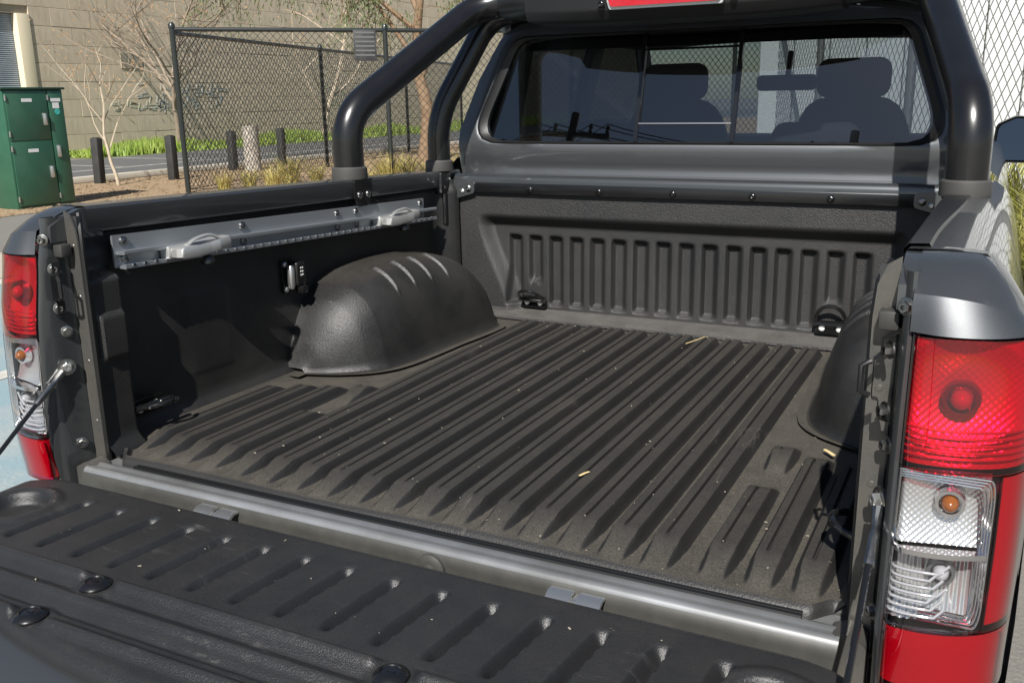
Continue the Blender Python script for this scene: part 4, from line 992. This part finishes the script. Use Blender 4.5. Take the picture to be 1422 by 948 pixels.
# ---- power socket and side tie down ---------------------------------------------
b = B(); pl = roundpoly([(0.655, 0.215), (0.715, 0.213), (0.715, 0.300), (0.655, 0.302)], 0.008, 3); b.prism(pl, lambda a, c, d: (d, a, c), -0.764, -0.757); sk_ = b.build('power_socket', 'black_satin', T)
b = B(); b.box(-0.757, -0.728, 0.676, 0.712, 0.232, 0.296, 0.008, 3); b.box(-0.748, -0.720, 0.684, 0.706, 0.214, 0.234, 0.004); b.build('flip_cover', 'black_gloss', sk_)
b = B()
for dz in (0.262, 0.271, 0.280):
    for dy in (0.690, 0.697): b.box(-0.7285, -0.727, dy-0.0016, dy+0.0016, dz-0.002, dz+0.002)
b.build('socket_marks', 'label_white', sk_, smooth=0)
b = B(); b.lathe([(0.006, 0), (0.010, 0.01), (0.010, 0.05), (0.006, 0.06)], (-0.742, 0.668, 0.228), (0, 0, 1), 12); b.build('hinge_pin', 'zinc', sk_)
for z in (0.226, 0.290): place('screw', SCREW, (-0.757, 0.6635, z), sk_, (1, 0, 0))
tie_down((-0.745, 0.175, 0.068), (1, 0, 0), R(75)); tie_down((0.745, 0.175, 0.068), (-1, 0, 0), R(75))

# ---- sports bar --------------------------------------------------------------------
SB = empty('sports_bar', (0, 1.2, OZ+0.5), 0); SB.parent = T; SB.location = Vector((0, 1.2, OZ+0.5))-WL[T.name]
RT = 0.0425
for s_ in (-1, 1):
    mr = s_ < 0
    path = fillet([(0.782, 0.993, 0.49), (0.782, 0.991, 0.650), (0.640, 1.512, 0.968), (0.46, 1.540, 0.975), (0.30, 1.54, 0.975)], 0.12, 10)
    b = B(); b.tube(path, RT, 28); b.build('rear_leg', 'black_satin', SB, mirror=mr, smooth=60)
    path = fillet([(0.770, 1.455, 0.478), (0.770, 1.458, 0.64), (0.655, 1.600, 0.935), (0.52, 1.60, 0.965), (0.40, 1.56, 0.97)], 0.10, 9)
    b = B(); b.tube(path, 0.036, 24); b.build('front_leg', 'black_satin', SB, mirror=mr, smooth=60)
    for (y, r_, z) in ((0.993, 0.0475, 0.479), (1.455, 0.0425, 0.468)):
        b = B(); x_ = 0.782 if y < 1.2 else 0.770
        b.lathe([(r_*0.7, 0), (r_*1.05, 0.0), (r_*1.07, 0.004), (r_*1.03, 0.030), (r_*0.95, 0.034), (r_*0.8, 0.034)], (x_, y, z), (0, 0, 1), 32); b.build('foot_collar', 'foot_rubber', SB, mirror=mr)
    # clamp bracket down the inside of the rail
    b = B(); pl = roundpoly([(0.955, 0.478), (1.035, 0.476), (1.035, 0.430), (1.02, 0.405), (0.97, 0.405), (0.955, 0.43)], 0.008, 3); b.prism(pl, lambda a, c, d: (d, a, c), 0.7395, 0.7445)
    ck = b.build('clamp_plate', 'black_satin', SB, mirror=mr)
    for y in (0.975, 1.015): place('bolt', DOME, (s_*0.7395, y, 0.437), ck, (-s_, 0, 0))
    b = B(); b.box(0.735, 0.785, 1.41, 1.475, 0.395, 0.468, 0.012); b.tube([(0.744, 1.44, 0.40), (0.744, 1.44, 0.30)], 0.009, 10); b.build('clamp_block', 'black_satin', SB, mirror=mr)
    # boot that blends the leg into the casing
    sec = []
    for t in lin(0, 1, 12):
        x = 0.56-0.13*t; hw, hh = 0.052+0.045*sst(0, 1, t), 0.047+0.012*sst(0, 1, t)
        sec.append([(x, 1.532+hw*math.cos(a)*(1-0.15*t*math.sin(a)), 0.972+hh*math.sin(a)) for a in lin(0, 2*math.pi*31/32, 32)])
    b = B(); b.loft(sec, True, True); b.build('end_boot', 'black_plastic', SB, mirror=mr, smooth=60)
def cas(x):
    e = 1-0.16*abs(x/0.43)**3; yc, zc = 1.505+0.02*abs(x/0.43), 0.972
    pr2 = [(-0.122, -0.050), (-0.10, -0.082), (0.02, -0.086), (0.10, -0.07), (0.115, 0.0), (0.09, 0.055), (0.0, 0.07), (-0.09, 0.055), (-0.118, 0.02)]
    return [(x, yc+a*e, zc+c*e) for a, c in roundpoly(pr2, 0.018, 3)]
b = B(); b.loft([cas(x) for x in lin(-0.44, 0.44, 30)], True, True); b.build('casing', 'black_plastic', SB, smooth=50)
def bl_poly(k): return roundpoly([(-0.150-k, 0.927-k), (0.150+k, 0.927-k), (0.158+k, 0.944), (0.150+k, 0.967+k), (-0.150-k, 0.967+k), (-0.158-k, 0.944)], 0.008, 4)
b = B(); b.prism(bl_poly(0.007), lambda a, c, d: (a, d, c), 1.374, 1.40); b.build('brake_lamp_bezel', 'cast_aluminium', SB)
b = B(); b.prism(bl_poly(0.0), lambda a, c, d: (a, d, c), 1.366, 1.38); bl_ = b.build('brake_lamp', 'red_reflex', SB, label='long red brake lamp in the sports bar')
for x in (-0.185, 0.185): place('screw', BSCREW, (x, 1.383, 0.937), SB)

# ---- cab ----------------------------------------------------------------------------
CB = empty('cab', (0, 2.4, OZ), 0); CB.parent = T; CB.location = Vector((0, 2.4, OZ))-WL[T.name]
def rear_plane(z): return 1.578+0.27*max(0.0, z-0.545)
half = [(0.775, 0.40), (0.783, 0.50), (0.779, 0.585), (0.724, 0.750), (0.655, 0.880), (0.600, 0.925), (0.44, 0.945), (0.0, 0.955)]
outer = half+[(-x, z) for x, z in half[::-1][1:]]
outer = roundpoly(outer, 0.03, 3)
win = roundpoly([(-0.727, 0.550), (0.727, 0.550), (0.604, 0.880), (-0.604, 0.880)], [0.075, 0.075, 0.075, 0.075], 8)
cen = (0, 0.70); N = 220
ths = [2*math.pi*i/N for i in range(N)]
wr = [poly_ray(win, cen, t) for t in ths]; orr = [poly_ray(outer, cen, t) for t in ths]
def sc(p, k): return (cen[0]+(p[0]-cen[0])*k, cen[1]+(p[1]-cen[1])*k)
def mixp(a, c, t): return (a[0]+(c[0]-a[0])*t, a[1]+(c[1]-a[1])*t)
b = B()
def crease(z): return 0.007*(sst(0.452, 0.468, z)-sst(0.482, 0.500, z))
rings = [[(x, rear_plane(z)+0.022, z) for x, z in wr], [(x, rear_plane(z)+0.003, z) for x, z in [sc(p, 1.004) for p in wr]]]
for t in (0.05, 0.15, 0.3, 0.42, 0.5, 0.56, 0.62, 0.68, 0.74, 0.82, 0.90): rings.append([(x, rear_plane(z)+crease(z)+0.010*t**3, z) for x, z in [mixp(sc(a, 1.004), c, t) for a, c in zip(wr, orr)]])
rings.append([(x, rear_plane(z)+0.02, z) for x, z in [mixp(a, c, 0.965) for a, c in zip(wr, orr)]])
rings.append([(x, rear_plane(z)+0.045, z) for x, z in orr])
rings.append([(x*1.012, rear_plane(z)+0.10, cen[1]+(z-cen[1])*1.012) for x, z in orr])
b.loft(rings, True); b.build('rear_panel', 'paint', CB, smooth=40)
# seal ring round the glass, then the three panes
b = B(); inn = [sc(p, 0.952) for p in wr]
b.loft([[(x, rear_plane(z)+0.0015, z) for x, z in [sc(p, 1.006) for p in wr]], [(x, rear_plane(z)-0.003, z) for x, z in [sc(p, 0.992) for p in wr]], [(x, rear_plane(z)+0.004, z) for x, z in [sc(p, 0.980) for p in wr]], [(x, rear_plane(z)+0.013, z) for x, z in inn]], True)
b.build('window_seal', 'seal', CB, smooth=50)
glass = roundpoly([(-0.722, 0.554), (0.722, 0.554), (0.600, 0.876), (-0.600, 0.876)], 0.07, 8)
def pane(name, poly, off):
    b = B(); b.add([(x, rear_plane(z)+off, z) for x, z in poly], [tuple(range(len(poly)))]); return b.build(name, 'tinted_glass', CB, smooth=0)
pane('rear_pane', clip(glass, 0, -0.153, True), 0.010); pane('rear_pane', clip(glass, 0, 0.140, False), 0.010)
pane('sliding_pane', clip(clip(clip(glass, 0, -0.153, False), 0, 0.140, True), 1, 0.612, False), 0.016)
pane('rear_pane', clip(clip(clip(glass, 0, -0.153, False), 0, 0.140, True), 1, 0.612, True), 0.0095)
def bar(x0, x1, z0, z1, nm, m_='black_gloss'):
    b = B(); q = [(x0, z0), (x1, z0), (x1, z1), (x0, z1)]
    b.loft([[(x, rear_plane(z)+0.004, z) for x, z in q], [(x, rear_plane(z)+0.020, z) for x, z in q]], True, True); b.build(nm, m_, CB, smooth=0)
bar(-0.160, -0.148, 0.556, 0.872, 'window_mullion'); bar(0.135, 0.147, 0.556, 0.872, 'window_mullion'); bar(-0.148, 0.135, 0.607, 0.611, 'window_sash', 'lamp_back'); bar(-0.149, 0.136, 0.822, 0.828, 'window_sash', 'black_gloss')
b = B(); b.add([(x, rear_plane(z)+0.03, z) for x, z in ((-0.57, 0.835), (0.57, 0.835), (0.57, 0.90), (-0.57, 0.90))], [(0, 1, 2, 3)]); b.build('shade_band', 'seal', CB, smooth=0)
# roof, roof edge lamp, sides, pillars, screen, doors
b = B()
def roof_pt(u, v):
    y = 1.655+1.42*v; hw = 0.655; x = u*hw; z = 0.955+0.045*math.sin(math.pi*min(1, v*0.8+0.1))-0.055*abs(u)**3.2-0.03*max(0, v-0.75)*4*0.4
    return (x, y+0.05*(1-abs(u)**2)*0-0.0, z)
b.surf(roof_pt, lin(-1, 1, 31), lin(0, 1, 21)); b.build('roof', 'paint', CB, smooth=60)
b = B(); b.surf(lambda u, v: (u*0.63, 1.68+1.36*v, 0.905-0.02*abs(u)**2), lin(-1, 1, 9), lin(0, 1, 5)); b.build('headliner', 'headliner', CB)
b = B(); b.box(-0.15, 0.15, 1.664, 1.69, 0.905, 0.916, 0.003); b.build('stop_lamp', 'red_reflex', CB)
for s_ in (-1, 1):
    mr = s_ < 0
    b = B(); b.loft([[(x, y, z) for x, z in ((0.80, 0.50), (0.835, 0.47), (0.865, 0.40), (0.89, 0.25), (0.895, 0.0), (0.88, -0.35), (0.80, -0.40))] for y in lin(1.63, 3.55, 12)], closed=False); db = b.build('door_panels', 'paint', CB, mirror=mr, smooth=50)
    b = B(); b.loft([[(0.79, 1.66+0.0, 0.50), (0.79, 1.98, 0.50), (0.755, 1.98, 0.50), (0.755, 1.70, 0.50)], [(0.665, 1.72, 0.90), (0.665, 1.90, 0.90), (0.63, 1.90, 0.90), (0.63, 1.74, 0.90)]], True, True); b.build('quarter_pillar', 'paint', CB, mirror=mr)
    for (ya, yb, ta, tb) in ((2.48, 2.60, 2.46, 2.55), (3.52, 3.62, 2.98, 3.07)):
        b = B(); b.loft([[(0.79, ya, 0.50), (0.79, yb, 0.50), (0.75, yb, 0.50), (0.75, ya, 0.50)], [(0.665, ta, 0.915), (0.665, tb, 0.915), (0.625, tb, 0.915), (0.625, ta, 0.915)]], True, True); b.build('door_pillar', 'cloth', CB, mirror=mr)
    b = B(); b.box(0.625, 0.668, 1.70, 3.06, 0.893, 0.935, 0.015); b.build('roof_rail', 'paint', CB, mirror=mr)
    for (y0, y1, t0, t1) in ((1.98, 2.48, 1.90, 2.46), (2.60, 3.52, 2.55, 2.98)):
        b = B(); b.add([(0.778, y0, 0.50), (0.778, y1, 0.50), (0.652, t1, 0.90), (0.652, t0, 0.90)], [(0, 1, 2, 3)]); b.build('door_glass', 'privacy_glass', CB, mirror=mr, smooth=0)
    # seats
    cx = 0.335
    for (y, zb, hz, hw, nm) in ((2.72, 0.675, 0.735, 0.225, 'front_seat'), (1.99, 0.47, 0.53, 0.26, 'rear_seat')):
        b = B(); rings = []
        for t, wf in ((0, 1), (0.25, 0.99), (0.5, 0.97), (0.7, 0.93), (0.82, 0.88), (0.90, 0.80), (0.95, 0.70), (0.985, 0.55), (1.0, 0.35)):
            ww = hw*wf; z = 0.0+zb*t; yy = y-0.16*t
            rings.append([(cx-s_*0+a*ww, yy+c*0.055*(1-0.3*t), z) for a, c in roundpoly([(-1, -1), (1, -1), (1, 1), (-1, 1)], 0.5, 4)])
        b.loft(rings, True, True); seat = b.build(nm, 'cloth', CB, mirror=mr, smooth=50)
        b = B(); b.box(cx-0.13, cx+0.13, y-0.21, y-0.12, hz-0.065, hz+0.075, 0.044, 5); b.tube([(cx-0.06, y-0.165, zb-0.02), (cx-0.06, y-0.165, hz)], 0.007, 8); b.tube([(cx+0.06, y-0.165, zb-0.02), (cx+0.06, y-0.165, hz)], 0.007, 8); b.build('headrest', 'cloth', seat, mirror=mr)
b = B(); b.surf(lambda u, v: (u*(0.745-0.13*v), 3.56-0.55*v+0.05*(1-abs(u)**2), 0.50+0.415*v), lin(-1, 1, 15), lin(0, 1, 9)); b.build('windscreen', 'clear_glass', CB, smooth=60)
b = B(); b.box(-0.76, 0.76, 3.15, 3.56, 0.30, 0.505, 0.05, 3); b.build('dashboard', 'cloth', CB)
b = B(); b.box(-0.125, 0.125, 3.02, 3.05, 0.70, 0.765, 0.02, 3); b.tube([(0, 3.05, 0.74), (0, 3.10, 0.86)], 0.012, 8); b.build('cabin_mirror', 'black_plastic', CB)
b = B(); b.box(-0.80, 0.80, 1.62, 3.6, -0.40, -0.05); b.build('cabin_floor', 'cloth', CB)
for s_ in (-1, 1):
    mo = empty('door_mirror', (s_*0.9, 3.2, OZ+0.47), 0); mo.parent = CB; mo.location = Vector((s_*0.9, 3.2, OZ+0.47))-WL[CB.name]
    b = B(); rings = []
    ol = roundpoly([(0.800, 0.402), (0.985, 0.400), (1.02, 0.44), (1.01, 0.575), (0.88, 0.588), (0.812, 0.555)], 0.04, 5); mc = (0.91, 0.49)
    for (k, y) in ((0.90, 3.215), (0.93, 3.178), (0.97, 3.174), (1.0, 3.186), (1.0, 3.23), (0.9, 3.28), (0.65, 3.315), (0.2, 3.325)): rings.append([(mc[0]+(x-mc[0])*k, y, mc[1]+(z-mc[1])*k) for x, z in ol])
    b.loft(rings, True, True); b.box(0.79, 0.86, 3.22, 3.27, 0.40, 0.44, 0.01); b.build('mirror_shell', 'black_satin', mo, mirror=s_ < 0, smooth=50)
    b = B(); b.add([(mc[0]+(x-mc[0])*0.88, 3.182+0.10*(z-0.40), mc[1]+(z-mc[1])*0.88) for x, z in ol], [tuple(range(len(ol)))]); b.build('mirror_glass', 'mirror_glass', mo, mirror=s_ < 0, smooth=0)
# bonnet and nose (hidden from here but part of the truck), chassis, wheels
b = B(); secs = []
for (y, hw, zt, zb) in ((3.50, 0.80, 0.40, -0.36), (3.9, 0.81, 0.385, -0.36), (4.4, 0.80, 0.345, -0.36), (4.75, 0.77, 0.27, -0.36), (4.93, 0.70, 0.12, -0.30), (4.98, 0.62, -0.05, -0.22)):
    secs.append([(x, y, z) for x, z in roundpoly([(-hw, zb), (hw, zb), (hw, zt-0.06), (hw*0.80, zt), (-hw*0.80, zt), (-hw, zt-0.06)], 0.06, 4)])
b.loft(secs, True, True); b.build('bonnet', 'paint', T, smooth=50)
b = B(); b.box(-0.42, 0.42, -0.02, 4.6, -0.52, -0.38, 0.02); b.build('chassis', 'black_plastic', T)
b = B(); b.box(-0.80, 0.80, 0.02, 0.10, -0.42, -0.20, 0.03); b.build('rear_bumper', 'black_plastic', T)
for (y) in (0.98, 4.13):
    for s_ in (-1, 1):
        b = B(); cx_ = 0.76
        b.lathe([(0.225, -0.105), (0.30, -0.12), (0.355, -0.11), (0.37, -0.07), (0.37, 0.07), (0.355, 0.11), (0.30, 0.12), (0.225, 0.105)], (cx_, y, -0.43), (1, 0, 0), 40, False)
        ty = b.build('wheel', 'tyre', T, mirror=s_ < 0)
        b = B(); b.lathe([(0.228, -0.10), (0.215, 0.06), (0.228, 0.10), (0.20, 0.075), (0.06, 0.05), (0.001, 0.05)], (cx_, y, -0.43), (1, 0, 0), 30, False); b.build('rim', 'aluminium', ty, mirror=s_ < 0)

# ---- loose bits lying in the tray ------------------------------------------------------
def bit(name, pts, r, material, label, cat, flat=0.35):
    b = B(); b.tube(pts, r, 6, flat=flat); return tag(b.build(name, material), label, cat)
bit('straw', [(0.216, 0.291, 0.0255), (0.221, 0.304, 0.0265), (0.2245, 0.315, 0.0255)], 0.0028, 'straw', 'short pale straw stub lying on a floor rib mid tray', 'straw')
bit('straw', [(0.590, 0.642, 0.012), (0.600, 0.630, 0.013), (0.611, 0.618, 0.012)], 0.0042, 'straw', 'pale wood sliver on the flat floor beside the bare wheel arch foot', 'straw')
bit('dry_grass_stem', bez([(0.112, 1.29, 0.0215), (0.130, 1.34, 0.0225), (0.140, 1.385, 0.021), (0.150, 1.42, 0.006)], 12), 0.0013, 'straw', 'long thin dry grass stem lying towards the fluted headboard', 'dry grass', 1.0)
b = B(); b.box(0.10, 0.168, 1.445, 1.458, 0.0075, 0.0085, rot=Matrix.Rotation(0.05, 3, 'Z')); tag(b.build('paper_scrap', 'paper', smooth=0), 'tiny pale paper scrap at the foot of the headboard', 'paper')

# grit and dry specks scattered over the floor liner and tailgate
rg = random.Random(21); b = B()
for i in range(370):
    if i < 340: x, y = rg.uniform(-0.5, 0.7), 0.06+1.3*rg.random()**1.3; z = floor_z(x, y)+0.0008
    else:
        x, y = rg.uniform(-0.6, 0.6), rg.uniform(-0.44, -0.09); z = ZT+gate_z(x, y)+0.0008
    a = rg.uniform(0, 6.28); L = rg.choice((0.0007, 0.0010, 0.0013, 0.0026)); c, q = math.cos(a)*L, math.sin(a)*L; t = 0.0007
    b.add([(x-c-q*.4, y-q+c*.4, z), (x+c-q*.4, y+q+c*.4, z+t), (x+c+q*.4, y+q-c*.4, z+t*1.4), (x-c+q*.4, y-q-c*.4, z+t)], [(0, 1, 2, 3)])
tag(b.build('grit', 'grit', smooth=0), 'fine pale grit and dry specks scattered over the black tray liner', 'grit', kind='stuff')
